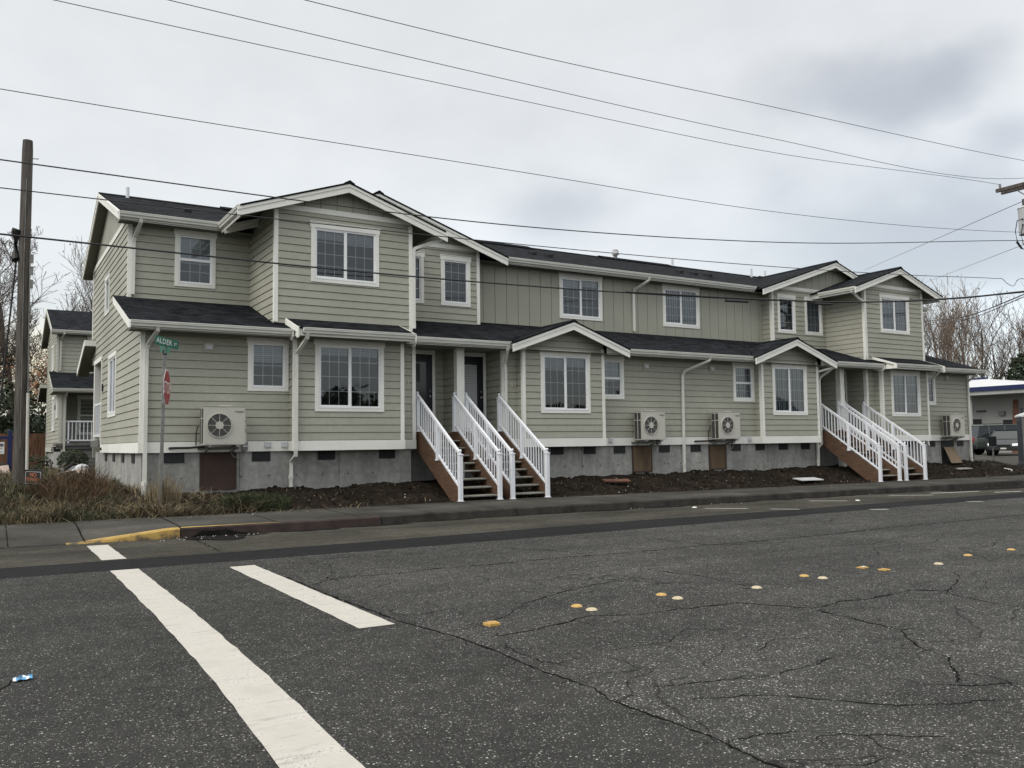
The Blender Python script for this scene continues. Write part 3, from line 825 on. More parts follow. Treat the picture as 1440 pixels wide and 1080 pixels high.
def downspout(parent, pts, side=(1, 0, 0), boot=None, mir=False):
    m = MB(); m.mir = mir
    m.rtube(pts, .038, .026, 'gutter', side)
    if boot:
        x, y, z0, z1, lean = boot
        m.tube([(x, y, z1), (x + lean * .4, y - .01, (z0 + z1) / 2), (x + lean, y - .03, z0)], .05, 'paint_white', 10)
        m.tube([(x, y, z1 - .02), (x, y, z1 + .06)], .062, 'paint_white', 10)
    return m.build('downspout', parent)

# ------------------------------------------------------------------ the townhouse building
B = thing('townhouse_building', 'long sage green two storey townhouse row with white trim and dark shingle roofs', 'building', (17.53, 4, 0))
# rooflines, in metres
def lowroof(y): return 4.03 + (y + .52) / 3
def upy(z): return 1.68 + (z - 6.77) / .352
RIDGE_Y, RIDGE_Z = 5.85, 8.238
def corner(parent, F, u, v0, v1, w=.09, mat='trim', d=.034):
    m = MB(); fbox(m, F, u, u + w, v0, v1, -.015, d, mat); return m.build('corner_board', parent, bevel=.003)

def half(mir):
    X = (lambda x: MX - x) if mir else (lambda x: x)
    def rng(a, b2): return (X(b2), X(a)) if mir else (a, b2)
    def FU(a, b2):  # u-range on a front wall
        return rng(a, b2)
    # ---- lower front wall pieces: (x0,x1,Y,ztop)
    def wall_front(x0, x1, Y, z0, z1, wins=(), planes=()):
        a, b2 = rng(x0, x1); F = FRONT(Y)
        holes = []
        for wn in wins:
            wa, wb = rng(wn[0], wn[1]); holes.append(window(B, F, wa, wb, wn[2], wn[3], **wn[4]))
        m = MB(); siding(m, F, a, b2, z0, z1, holes, planes); m.build('wall', B, fix=False)
    V = 'vertical' if mir else 'top'
    wall_front(2.74, 5.83, 0, Z0, 3.87, [(4.90, 5.80, 2.68, 3.86, dict(kind='fixed', blind=('top' if mir else 'half'), hdr=True))])
    wall_front(5.83, 8.46, -.3, Z0, 3.87, [(6.31, 7.97, 2.23, 3.86, dict(kind='slider', blind=V))])
    wall_front(8.46, 8.90, 0, Z0, 3.87)
    wall_front(8.90, 11.42, .85, 1.7, 3.87)
    wall_front(11.40, 11.83, 0, Z0, 3.87)
    xa, xb = rng(11.83, 14.44); xc = X(13.2)
    pl = [(-.35, 1, 4.60 - .35 * xc), (.35, 1, 4.60 + .35 * xc)]
    wall_front(11.83, 14.44, -.3, Z0, 4.6, [(12.37, 13.97, 2.24, 3.885, dict(kind='slider', blind=V))], pl)
    wall_front(14.44, 17.53, 0, Z0, 3.87, [(14.46, 15.38, 2.66, 3.86, dict(kind='hung', blind='vertical' if mir else 'full_upper'))])
    # side faces that look towards -X (seen) or +X
    F = (LEFT if not mir else RIGHT)
    Fi = (RIGHT if not mir else LEFT)
    def side_wall(x, y0, y1, z0, z1, outer=True):
        f = (F if outer else Fi)(X(x)); m = MB()
        ur = (-y1, -y0) if (f[1][0] < 0) else (y0, y1)
        siding(m, f, ur[0], ur[1], z0, z1); m.build('wall', B, fix=False)
    side_wall(5.83, -.3, 0, Z0, 3.87); side_wall(8.46, -.3, 0, Z0, 3.87, False)
    side_wall(11.83, -.3, 0, Z0, 4.1); side_wall(14.44, -.3, 0, Z0, 4.1, False)
    side_wall(8.90, .05, .85, 1.7, 3.87, False); side_wall(11.42, .05, .85, 1.7, 3.87)
    side_wall(10.13, .2, .85, 1.7, 3.87); side_wall(10.23, .2, .85, 1.7, 3.87, False)
    # upper walls
    wall_front(2.74, 5.485, 2.1, 4.85, 6.62, [(3.73, 4.66, 5.24, 6.58, dict(kind='hung', blind='full_upper'))])
    x1 = X(7.13)
    plg = [(-.343, 1, 7.49 - .343 * x1), (.343, 1, 7.49 + .343 * x1)]
    wall_front(5.485, 8.83, 0, 4.22, 6.83, [(6.31, 7.98, 5.22, 6.61, dict(kind='slider', blind=V))], plg)
    x2 = X(8.55)
    plh = [(-.334, 1, 7.93 - .334 * x2), (.334, 1, 7.93 + .334 * x2)]
    wall_front(8.83, 11.65, 1.65, 4.72, 6.79, [(9.03, 9.96, 5.22, 6.59, dict(kind='fixed', blind='vertical' if mir else None)), (10.47, 11.38, 5.22, 6.59, dict(kind='fixed', blind=None))], plh)
    a, b2 = rng(11.65, 17.53); wa, wb = rng(14.68, 16.29)
    hole = window(B, FRONT(2.1), wa, wb, 5.2, 6.58, kind='slider', blind='vertical' if mir else 'top')
    m = MB(); battens(m, FRONT(2.1), a, b2, 4.85, 6.62, [hole], ph=17.53 + (.2 if mir else 0)); m.build('wall', B, fix=False)
    side_wall(5.485, 0, 2.1, 4.2, 6.96); side_wall(8.83, 0, 1.65, 4.2, 6.96, False)
    side_wall(11.65, 1.65, 2.1, 4.7, 6.88, False)
    # gable peaks above the belly bands
    for (p, xl, xr, Y, zb, planes) in ((x1, 5.485, 8.83, 0, 6.94, plg), (x2, 5.4, 11.65, 1.65, 6.90, plh)):
        a, b2 = rng(xl, xr); m = MB(); battens(m, FRONT(Y), a, b2, zb, 8.0, (), planes, ph=p + .2); m.build('gable_panel', B, fix=False)
        m = MB(); pb = clip([(a, zb - .12), (b2, zb - .12), (b2, zb), (a, zb)], planes)
        m.prism([(u, Y - .032, v) for u, v in pb], (0, .04, 0), 'trim'); m.build('belly_band', B)
    # corner boards
    for (x, Y, z0, z1, side) in ((2.74, 0, Z0, 3.87, 0), (5.83, -.3, Z0, 3.87, 0), (8.46, -.3, Z0, 3.87, 1), (8.90, 0, Z0, 3.87, 1), (11.40, 0, Z0, 3.87, 0),
                                 (11.83, -.3, Z0, 3.99, 0), (14.44, -.3, Z0, 3.99, 1), (2.74, 2.1, 4.9, 6.6, 0), (5.485, 0, 4.24, 6.80, 0), (8.83, 0, 4.22, 6.80, 1), (11.65, 1.65, 4.76, 6.85, 1)):
        m = MB(); m.mir = mir
        x0, x1_ = (x - .024, x + .068) if side == 0 else (x - .068, x + .024)
        m.box(x0, x1_, Y - .034, Y + .004, z0, z1, 'trim')
        if side == 0: m.box(x - .024, x + .001, Y + .004, Y + (.020 if x < 6 and Y < 2 and z0 < 4 else (.020 if x < 3 else .06)), z0, z1, 'trim')
        else: m.box(x - .001, x + .024, Y + .004, Y + .088, z0, z1, 'trim')
        m.build('corner_board', B)
    # base band: lower trim board, stepping out round the two bumps
    m = MB(); m.mir = mir
    for x0, x1_, Y in ((2.70, 5.79, 0), (5.79, 8.50, -.3), (8.50, 8.93, 0), (11.37, 11.79, 0), (11.79, 14.48, -.3), (14.48, 17.53, 0)):
        m.box(x0, x1_, Y - .038, Y + .06, 1.36, Z0, 'trim')
    for x, y0 in ((5.79, -.24), (8.46, -.24), (11.79, -.24), (14.44, -.24)): m.box(x, x + .04, y0, .02, 1.36, Z0, 'trim')
    m.build('base_band', B)
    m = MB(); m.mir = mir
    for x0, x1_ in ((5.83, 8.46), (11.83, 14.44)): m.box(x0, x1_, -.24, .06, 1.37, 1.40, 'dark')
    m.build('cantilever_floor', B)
    # foundation
    m = MB(); m.mir = mir
    for z0, z1, off in ((-.2, .80, -.004), (.80, 1.372, .004)):
        m.box(2.78, 8.81, .02 + off, .25, z0, z1, 'concrete'); m.box(8.56, 8.81 - off, .25, .9, z0, z1, 'concrete')
        m.box(11.5, 17.53, .02 + off, .25, z0, z1, 'concrete'); m.box(11.5 + off, 11.75, .25, .9, z0, z1, 'concrete')
        m.box(8.81, 11.5, .9, 1.15, z0, z1 + (.3 if z1 > 1 else 0), 'concrete')
    for x in (4.75, 7.0, 13.9, 16.1): m.box(x - .003, x + .003, .0145, .02, .0, 1.36, 'ventmesh')
    for i in range(26):
        x = 2.95 + i * .61
        if 8.7 < x < 11.6: continue
        for z in (.82, ): m.box(x - .014, x + .014, .013, .02, z - .014, z + .014, 'ventmesh')
    m.build('foundation', B)
    for x in ((3.41, 5.215, 6.7, 8.19, 13.09, 14.16, 15.2, 16.86) if not mir else (3.41, 5.215, 6.7, 8.19, 12.14, 13.185, 14.25, 15.30, 16.98)):
        if mir and x == 8.19: continue
        m = MB(); m.mir = mir
        m.box(x - .2, x + .2, .004, .03, 1.145, 1.355, 'dark')
        for k in range(1, 4): m.box(x - .2 + k * .1 - .006, x - .2 + k * .1 + .006, .0, .004, 1.15, 1.355, 'ventmesh')
        m.build('foundation_vent', B)
    # ---- roofs
    m = MB(); m.mir = mir
    U, W = (1, 0, 0), (0, .95, .316)
    yv = (4.665 - 4.03) * 3 - .54
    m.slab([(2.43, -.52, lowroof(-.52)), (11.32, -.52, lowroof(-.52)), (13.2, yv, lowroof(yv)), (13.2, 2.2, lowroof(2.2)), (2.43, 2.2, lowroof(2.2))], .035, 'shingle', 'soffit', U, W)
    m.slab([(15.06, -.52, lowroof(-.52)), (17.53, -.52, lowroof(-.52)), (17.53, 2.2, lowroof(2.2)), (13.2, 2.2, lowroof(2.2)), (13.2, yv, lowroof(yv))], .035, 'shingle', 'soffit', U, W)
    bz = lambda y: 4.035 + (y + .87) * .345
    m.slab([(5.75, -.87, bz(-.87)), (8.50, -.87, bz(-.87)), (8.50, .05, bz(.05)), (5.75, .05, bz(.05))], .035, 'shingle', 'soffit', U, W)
    m.build('lower_roof', B)
    m = MB(); m.mir = mir      # bay gable
    ya = (4.665 - 4.03) * 3 - .52
    m.slab([(11.30, -.725, 4.0), (13.2, -.725, 4.665), (13.2, ya, 4.665), (11.30, -.60, 4.0)], .035, 'shingle', 'soffit', (0, 1, 0), (.94, 0, .33))
    m.slab([(13.2, -.725, 4.665), (15.08, -.725, 4.0), (15.08, -.60, 4.0), (13.2, ya, 4.665)], .035, 'shingle', 'soffit', (0, 1, 0), (.94, 0, -.33))
    m.prism([(13.08, -.73, 4.635), (13.2, -.73, 4.70), (13.32, -.73, 4.635)], (0, ya + .5, 0), 'shingle')
    m.build('bay_roof', B)
    m = MB(); m.mir = mir
    rake_gable(m, 13.2, 4.63, 11.31, 15.07, 3.965, -.695); m.build('rake_board', B)
    m = MB(); m.mir = mir      # enclosed sloping soffit ends of the bay
    m.box(5.775, 5.79, -.84, 0, 3.86, 4.06, 'trim'); m.box(8.46, 8.475, -.84, 0, 3.86, 4.06, 'trim'); m.prism([(14.44, -.475, 3.86), (15.04, -.475, 3.86), (15.04, -.475, 3.97), (14.44, -.475, 4.19)], (0, .02, 0), 'soffit'); m.prism([(11.83, -.475, 3.86), (11.35, -.475, 3.86), (11.35, -.475, 3.97), (11.83, -.475, 4.14)], (0, .02, 0), 'soffit'); m.build('eave_end', B)
    m = MB(); m.mir = mir      # main upper roof, this half
    m.slab([(2.467, 1.68, 6.77), (17.53, 1.68, 6.77), (17.53, RIDGE_Y, RIDGE_Z), (2.467, RIDGE_Y, RIDGE_Z)], .04, 'shingle', 'soffit', U, W)
    m.slab([(2.467, RIDGE_Y, RIDGE_Z), (17.53, RIDGE_Y, RIDGE_Z), (17.53, 9.7, 6.80), (2.467, 9.7, 6.80)], .04, 'shingle', 'soffit', U, (0, .94, -.35))
    m.prism([(2.46, RIDGE_Y - .14, RIDGE_Z - .035), (2.46, RIDGE_Y, RIDGE_Z + .035), (2.46, RIDGE_Y + .14, RIDGE_Z - .035)], (15.07, 0, 0), 'shingle')
    m.build('main_roof', B)
    m = MB(); m.mir = mir      # raised vented ridge section
    m.prism([(5.6, RIDGE_Y - .45, RIDGE_Z - .10), (5.6, RIDGE_Y - .45, RIDGE_Z - .155), (5.6, RIDGE_Y + .45, RIDGE_Z - .155), (5.6, RIDGE_Y + .45, RIDGE_Z - .10), (5.6, RIDGE_Y, RIDGE_Z + .075)], (4.2 if not mir else 2, 0, 0), 'shingle')
    m.prism([(12.6, RIDGE_Y - .4, RIDGE_Z - .10), (12.6, RIDGE_Y - .4, RIDGE_Z - .14), (12.6, RIDGE_Y + .4, RIDGE_Z - .14), (12.6, RIDGE_Y + .4, RIDGE_Z - .10), (12.6, RIDGE_Y, RIDGE_Z + .065)], (3.4, 0, 0), 'shingle')
    m.build('ridge_vent', B)
    for (p, xl, xr, ze, za, Yf) in ((7.13, 4.64, 9.63, 6.72, 7.573, -.3), (8.55, 4.68, 12.43, 6.67, 7.965, 1.32)):
        m = MB(); m.mir = mir
        yl = upy(max(ze, 6.78)); ya = upy(za)
        Yg = Yf - .038
        m.slab([(xl, Yg, ze), (p, Yg, za), (p, ya, za), (xl, yl, ze)], .04, 'shingle', 'soffit', (0, 1, 0), (.94, 0, .33))
        m.slab([(p, Yg, za), (xr, Yg, ze), (xr, yl, ze), (p, ya, za)], .04, 'shingle', 'soffit', (0, 1, 0), (.94, 0, -.33))
        m.prism([(p - .13, Yf - .045, za - .03), (p, Yf - .045, za + .045), (p + .13, Yf - .045, za - .03)], (0, ya - Yf - .1, 0), 'shingle')
        m.build('gable_roof', B)
        m = MB(); m.mir = mir
        rake_gable(m, p, za - .035, xl + .01 - (.07 if p < 8 else 0), xr - .01 + (.07 if p < 8 else 0), ze - .035 - (.025 if p < 8 else 0), Yf - .008); m.build('rake_board', B)
    # eaves: soffits, fascias, gutters
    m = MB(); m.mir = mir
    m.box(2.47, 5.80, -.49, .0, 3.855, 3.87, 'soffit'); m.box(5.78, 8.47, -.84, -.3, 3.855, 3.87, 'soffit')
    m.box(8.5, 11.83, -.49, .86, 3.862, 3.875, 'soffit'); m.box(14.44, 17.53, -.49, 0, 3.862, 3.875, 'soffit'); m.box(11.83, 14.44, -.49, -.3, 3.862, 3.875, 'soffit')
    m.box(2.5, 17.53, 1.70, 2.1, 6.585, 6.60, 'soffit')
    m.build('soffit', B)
    m = MB(); m.mir = mir
    fascia_y(m, 2.45, 5.82, -.49, 3.852, 4.02); fascia_y(m, 5.78, 8.48, -.845, 3.852, 4.02); fascia_y(m, 8.48, 11.82, -.49, 3.852, 4.02); fascia_y(m, 14.45, 17.53, -.49, 3.852, 4.02)
    fascia_y(m, 2.5, 4.72, 1.70, 6.575, 6.755); fascia_y(m, 12.42, 17.53, 1.70, 6.575, 6.755)
    m.box(4.70, 4.725, -.27, 1.70, 6.52, 6.69, 'trim'); m.box(9.545, 9.57, -.27, 1.64, 6.52, 6.69, 'trim')
    m.build('fascia', B)
    for (x0, x1_, yo, zt) in ((2.45, 5.70, -.605, 4.02), (5.86, 8.50, -.96, 4.025), (8.72, 11.33, -.605, 4.02), (15.07, 17.53, -.605, 4.02), (2.49, 4.62, 1.585, 6.755), (12.42, 17.53, 1.585, 6.755)):
        m = MB(); m.mir = mir; gutter_y(m, x0, x1_, yo, zt); m.build('gutter', B)
    m = MB(); m.mir = mir      # side gutters of the tall gable
    pr = [(.0, 0), (0, -.016), (.008, -.018), (.012, -.052), (.036, -.075), (.045, -.115), (.115, -.115), (.115, 0)]
    m.prism([(4.585 + a, -.27, 6.72 + b2) for a, b2 in pr], (0, 1.97, 0), 'gutter')
    m.prism([(9.685 - a, -.27, 6.70 + b2) for a, b2 in pr], (0, 1.55, 0), 'gutter')
    m.build('gutter', B)
    # end returns and the barge boards of the sheds
    m = MB(); m.mir = mir
    end_return(m, 5.71, -.60, -.3, 3.99, 3.86); end_return(m, 8.66, -.60, -.02, 3.99, 3.86)
    m.prism([(5.72, -.95, 4.045 - .03), (5.72, .0, 4.335), (5.72, .0, 4.20), (5.72, -.84, 3.93), (5.72, -.84, 3.80), (5.72, -.95, 3.80)], (.03, 0, 0), 'trim')
    m.prism([(8.50, -.95, 4.045 - .03), (8.50, .0, 4.335), (8.50, .0, 4.235), (8.50, -.84, 3.99), (8.50, -.84, 3.86), (8.50, -.95, 3.86)], (.025, 0, 0), 'trim')
    m.prism([(2.425, -.6, 4.0), (2.425, 2.1, lowroof(2.1) - .01), (2.425, 2.1, lowroof(2.1) - .17), (2.425, -.49, 3.86), (2.425, -.6, 3.86)], (.03, 0, 0), 'trim')
    m.prism([(2.455, -.5, 3.87), (2.455, 2.1, lowroof(2.1) - .16), (2.455, 2.1, lowroof(2.1) - .175), (2.455, -.5, 3.855)], (.27, 0, 0), 'soffit')
    m.build('rake_board', B)
    # entry: landing, posts, dividing wall end, floor rim
    m = MB(); m.mir = mir
    m.box(8.94, 11.42, .12, .86, 1.68, 1.765, 'tread'); m.box(8.94, 11.42, .09, .12, 1.42, 1.75, 'stringer'); m.build('landing', B)
    m = MB(); m.mir = mir
    m.box(10.09, 10.27, .01, .20, .2, 3.86, 'trim'); m.box(10.075, 10.12, -.005, .07, 1.7, 3.86, 'trim'); m.box(10.24, 10.285, -.005, .07, 1.7, 3.86, 'trim')
    m.build('entry_post', B, bevel=.004)
    m = MB(); m.mir = mir; m.box(8.93, 11.37, -.02, .08, 3.70, 3.85, 'trim'); m.build('entry_beam', B) if False else None
    # doors
    for x0 in (8.98, 10.48):
        m = MB(); m.mir = mir
        m.box(x0, x0 + .80, 0.80, 0.84, 1.76, 3.76, 'door_navy')
        m.box(x0 - .09, x0, 0.785, 0.85, 1.76, 3.87, 'trim'); m.box(x0 + .80, x0 + .88, 0.785, 0.85, 1.76, 3.87, 'trim'); m.box(x0, x0 + .80, 0.785, 0.85, 3.76, 3.87, 'trim')
        d = m.build('door', B)
        m = MB(); m.mir = mir; m.box(x0 + .2, x0 + .62, 0.792, 0.800, 2.05, 3.56, 'car_glass'); m.build('door_glass', d)
        m = MB(); m.mir = mir; m.box(x0 + .215, x0 + .605, 0.788, 0.792, 2.07, 3.54, 'blind') if x0 > 10 else m.box(x0 + .22, x0 + .45, 0.789, 0.792, 3.05, 3.52, 'ac_dark'); m.build('door_blind', d)
        m = MB(); m.mir = mir; m.sphere((x0 + .72, 0.76, 2.68), .032, 'brass'); m.sphere((x0 + .72, 0.775, 2.83), .024, 'brass'); m.build('handle', d)
    # downspouts
    pipe = lambda *a, **k: downspout(B, *a, mir=mir, **k)
    pipe([(2.97, -.52, 3.91), (2.97, -.50, 3.84), (2.86, -.08, 3.60), (2.83, -.06, 3.50), (2.83, -.06, .74)], boot=(2.83, -.05, .38, .72, -.04))
    if mir: pipe([(5.90, -.90, 3.92), (5.88, -.86, 3.84), (5.62, -.40, 3.62), (5.58, -.09, 3.50), (5.58, -.06, 1.40), (5.62, -.10, 1.27), (5.74, -.20, 1.18)])
    else: pipe([(5.96, -.90, 3.90), (5.95, -.86, 3.80), (5.87, -.37, 3.50), (5.87, -.365, 1.38), (5.87, -.34, 1.25), (5.86, -.05, 1.12), (5.86, -.04, .80)], boot=(5.86, -.04, .42, .76, 0))
    pipe([(11.25, -.55, 3.90), (11.25, -.52, 3.82), (11.42, -.10, 3.52), (11.45, -.07, 3.40), (11.45, -.07, 1.30), (11.6, -.06, 1.2), (11.6, -.05, .7)])
    pipe([(9.62, -.10, 6.60), (9.60, -.10, 6.54), (9.15, -.02, 6.36), (8.90, -.035, 6.25), (8.88, -.045, 6.12), (8.88, -.045, 4.28)])
    if mir:
        pipe([(14.9, -.60, 3.86), (14.85, -.55, 3.82), (14.5, -.36, 3.66), (14.48, -.365, 3.55), (14.48, -.365, 3.4)]) if False else None
        pipe([(11.35, -.60, 3.80), (11.6, -.50, 3.74), (11.80, -.30, 3.66)])
        pipe([(11.62, -.06, 1.36), (11.62, -.05, .74)], boot=(11.62, -.05, .36, .72, .0))
half(False); half(True)
# pipes shared by the two halves
downspout(B, [(18.25, -.55, 3.90), (18.22, -.52, 3.82), (17.62, -.10, 3.52), (17.56, -.06, 3.40), (17.54, -.06, .78)], boot=(17.54, -.05, .42, .76, 0))
downspout(B, [(17.86, 1.64, 6.64), (17.84, 1.66, 6.55), (17.55, 2.02, 6.28), (17.52, 2.04, 6.16), (17.52, 2.04, 4.96)])
downspout(B, [(2.93, 1.66, 6.66), (2.93, 1.68, 6.57), (2.85, 2.00, 6.28), (2.83, 2.03, 6.16), (2.83, 2.03, 4.96)])
# rear and right walls close the volume
m = MB(); m.box(2.78, 32.28, 9.2, 9.3, 1.2, 6.7, 'siding'); m.box(32.2, 32.32, 2.1, 9.2, 1.2, 7.6, 'siding'); m.box(32.2, 32.32, .05, 2.1, 1.2, 4.2, 'siding'); m.box(32.2, 32.3, .2, 9.2, -.2, 1.2, 'concrete'); m.box(2.9, 32.2, 9.1, 9.3, -.2, 1.2, 'concrete'); m.build('rear_wall', B)
m = MB(); m.box(3.3, 31.8, 3.0, 8.2, .3, 6.5, 'room'); m.build('dark_core', B)  # unseen solid block added so no sky shows through the hollow shell
# left gable-end wall
F = LEFT(2.74)
hw = [window(B, F, -6.25, -5.35, 5.0, 6.05, kind='fixed', cols=2, rows=3, blind=None), window(B, F, -5.25, -3.75, 2.25, 3.86, kind='slider', blind='half')]
m = MB()
siding(m, F, -6.72, 0, Z0, 3.93, [hw[1]])
siding(m, F, -6.72, .0, 3.93, 4.9, [], [(1 / 3, 1, 4.03 + .52 / 3 - .03)])     # under the lower roof rake (u = -Y)
siding(m, F, -9.3, -6.72, 3.93, 4.9)
siding(m, F, -9.3, -2.1, 4.9, 6.83, [hw[0]], [(.352, 1, 6.77 - 1.68 * .352 - .05 + 0), (-.385, 1, RIDGE_Z - .385 * RIDGE_Y - .05)] if False else ())
m.build('wall', B, fix=False)
m = MB()
pk = [(.373, 1, 6.80 - .373 * 1.68 * -1 * -1 * -1 - .06)] if False else None
# peak above the belly band: vertical boards clipped by the two roof slopes (u = -Y)
planes = [(.352, 1, 6.77 - .352 * 1.68 - .045), (-.373, 1, RIDGE_Z - .045 + .373 * RIDGE_Y)]
planes = [(.352, 1, RIDGE_Z - .045 - .352 * RIDGE_Y), (-.373, 1, RIDGE_Z - .045 + .373 * RIDGE_Y)]
battens(m, F, -9.3, -2.0, 6.83, 8.2, (), planes, ph=-RIDGE_Y)
m.build('gable_panel', B, fix=False)
m = MB(); pb = clip([(-9.3, 6.70), (-2.0, 6.70), (-2.0, 6.83), (-9.3, 6.83)], planes)
m.prism([(2.705, -u, v) for u, v in pb], (.04, 0, 0), 'trim'); m.build('belly_band', B)
m = MB()
m.box(2.702, 2.74, .03, 6.65, 1.36, Z0, 'trim'); m.build('base_band', B)
m = MB()
m.box(2.706, 2.742, 9.2, 9.3, 4.1, 6.7, 'trim'); m.build('corner_board', B)
m = MB()
for z0, z1, off in ((-.2, .80, -.004), (.80, 1.372, .004)): m.box(2.78 + off, 3.0, .25, 8.5, z0, z1, 'concrete')
m.build('foundation', B)
for y in (1.15, 2.75, 4.35, 5.95):
    m = MB(); m.box(2.765, 2.79, y - .2, y + .2, 1.145, 1.355, 'dark'); m.build('foundation_vent', B)
# left rake of the main roof
m = MB()
for (ya, za, yb, zb) in ((1.60, 6.755, RIDGE_Y, RIDGE_Z), (RIDGE_Y, RIDGE_Z, 9.75, 6.78)):
    m.prism([(2.455, ya, za - .005), (2.455, yb, zb - .005), (2.455, yb, zb - .20), (2.455, ya, za - .20)], (.03, 0, 0), 'trim')
    m.prism([(2.44, ya, za), (2.44, yb, zb), (2.44, yb, zb - .07), (2.44, ya, za - .07)], (.0145, 0, 0), 'trim')
    m.prism([(2.485, ya, za - .19), (2.485, yb, zb - .19), (2.485, yb, zb - .20), (2.485, ya, za - .20)], (.255, 0, 0), 'soffit')
m.build('rake_board', B)
# rear porch with its own shed roof, seen past the gable end
m = MB()
m.slab([(2.43, 8.35, 4.60), (6, 8.35, 4.60), (6, 10.5, 3.88), (2.43, 10.5, 3.88)], .035, 'shingle', 'soffit', (1, 0, 0), (0, 1, -.3)); m.build('porch_roof', B)
m = MB(); m.box(2.43, 2.74, 8.33, 8.36, 4.42, 4.585, 'trim'); m.prism([(2.42, 8.35, 4.59), (2.42, 10.5, 3.87), (2.42, 10.5, 3.70), (2.42, 8.35, 4.42)], (.03, 0, 0), 'trim')
m.prism([(2.45, 8.36, 4.42), (2.45, 10.5, 3.70), (2.45, 10.5, 3.69), (2.45, 8.36, 4.41)], (.29, 0, 0), 'soffit'); m.build('rake_board', B)
m = MB(); m.box(2.71, 2.86, 8.4, 8.55, 1.7, 3.87, 'trim'); m.box(2.70, 2.80, 6.65, 8.6, 3.87, 3.99, 'trim'); m.box(2.70, 2.83, 6.65, 6.74, Z0, 3.9, 'trim'); m.build('porch_post', B)
m = MB(); siding(m, FRONT(8.3), 2.9, 6, 1.7, 4.0); m.build('wall', B, fix=False)
m = MB(); m.box(2.9, 5, 6.75, 6.78, 1.6, 4.0, 'siding'); m.box(3.9, 3.95, 6.8, 8.6, 1.6, 4.0, 'siding'); m.build('porch_wall', B)
m = MB(); m.box(2.74, 2.77, 6.75, 8.4, 1.80, 1.86, 'rail_white'); m.box(2.74, 2.77, 6.75, 8.4, 2.68, 2.74, 'rail_white')
for i in range(12): m.box(2.745, 2.765, 6.86 + i * .13, 6.88 + i * .13, 1.86, 2.68, 'rail_white')
m.build('porch_railing', B)
m = MB(); m.box(2.66, 4.2, 6.7, 8.6, 1.52, 1.70, 'deck_dark'); m.build('porch_deck', B)
m = MB(); m.box(2.72, 2.741, 5.02, 5.12, 1.42, 1.50, 'ventmesh'); m.tube([(2.66, 6.3, 1.46), (2.70, 6.3, 1.46)], .04, 'ventmesh', 8); m.build('hose_bib', B)
m = MB(); m.box(2.69, 2.74, 6.35, 6.45, 3.0, 3.2, 'dark'); m.build('porch_lamp', B)
# roof penetrations
for x, y, z in ((3.14, 5.6, 8.43), (22.45, 5.6, 8.45), (26.75, 5.6, 8.5), (27.55, 5.6, 8.48)):
    m = MB(); m.tube([(x, y, 7.9), (x, y, z)], .045, 'plastic_white', 8); m.build('vent_pipe', B)
m = MB(); m.tube([(19.75, 5.7, 8.1), (19.75, 5.7, 8.42)], .07, 'galv', 10); m.tube([(19.75, 5.7, 8.36), (19.75, 5.7, 8.5)], .13, 'plastic_white', 10); m.tube([(19.75, 5.7, 8.5), (19.75, 5.7, 8.54)], .10, 'galv', 10); m.build('roof_flue', B)
for x in (14.6, 15.22, 20.75, 21.45, 22.15, 4.24, 11.45):
    z = 6.77 + (3.45 - 1.68) * .352 - .05
    m = MB(); m.prism([(x - .09, 3.3, z - .03), (x - .09, 3.55, z + .05), (x - .09, 3.55, z + .17), (x - .09, 3.28, z + .09)], (.18, 0, 0), 'dark'); m.build('roof_vent', B)
# wall fittings
for x, z in ((4.07, 3.6), (16.2, 3.62), (18.79, 3.64), (30.92, 3.70)):
    m = MB(); m.box(x - .13, x + .13, -.03, .0, z - .12, z + .12, 'siding'); m.box(x - .085, x + .085, -.055, -.03, z - .075, z + .075, 'ac_case')
    m.prism([(x - .06, -.056, z + .03), (x - .06, -.095, z - .05), (x - .06, -.056, z - .05)], (.12, 0, 0), 'plastic_white'); m.build('dryer_vent', B)
for x, z in ((5.34, 1.505), (5.71, 1.505), (14.85, 1.52), (20.3, 1.50)):
    m = MB(); m.box(x - .07, x + .07, -.075, -.038, z - .065, z + .065, 'plastic_white')
    for k in range(3): m.box(x - .055, x + .055, -.082, -.075, z - .045 + k * .035, z - .03 + k * .035, 'plastic_white')
    m.build('outlet_cover', B, bevel=.004)
# crawl-space doors in the foundation
for x0, x1, z0, z1, mt in ((3.92, 4.68, .56, 1.345, 'access_brown'), (15.64, 16.36, .60, 1.345, 'access_ply'), (18.6, 19.31, .60, 1.33, 'access_ply')):
    m = MB(); m.box(x0 + .03, x1 - .03, -.012, .02, z0 + .03, z1 - .02, mt)
    for a, b2, c, d in ((x0, x0 + .03, z0, z1), (x1 - .03, x1, z0, z1), (x0 + .03, x1 - .03, z0, z0 + .03), (x0 + .03, x1 - .03, z1 - .02, z1)): m.box(a, b2, -.02, .02, c, d, 'access_brown')
    m.build('crawl_space_door', B)
m = MB(); m.box(30.42, 31.2, -.01, .03, .4, 1.34, 'dark'); m.build('crawl_space_door', B)
m = MB(); m.box(30.42, 31.2, -.02, .0, .95, .99, 'ventmesh'); m.build('crawl_space_frame', B)
# house numbers
for s_, x in (('101', 8.635), ('103', 11.66)):
    text_mesh('house_number', s_, .17, 'number', frameM((x, -.026, 2.98), (1, 0, 0), (0, 0, 1), (0, -1, 0)), B, .006, 1.05)

# ------------------------------------------------------------------ copying a thing with its parts
def dup(root, dx=0, dy=0, dz=0, label=None, rotz=None):
    r_ = root.copy(); COL.objects.link(r_); r_.location = (root.location[0] + dx, root.location[1] + dy, root.location[2] + dz)
    if rotz is not None: r_.rotation_euler.z = rotz
    if label: r_['label'] = label
    for ch in list(root.children):
        c = ch.copy(); COL.objects.link(c); c.parent = r_
        for g_ in list(ch.children):
            d = g_.copy(); COL.objects.link(d); d.parent = c
    return r_

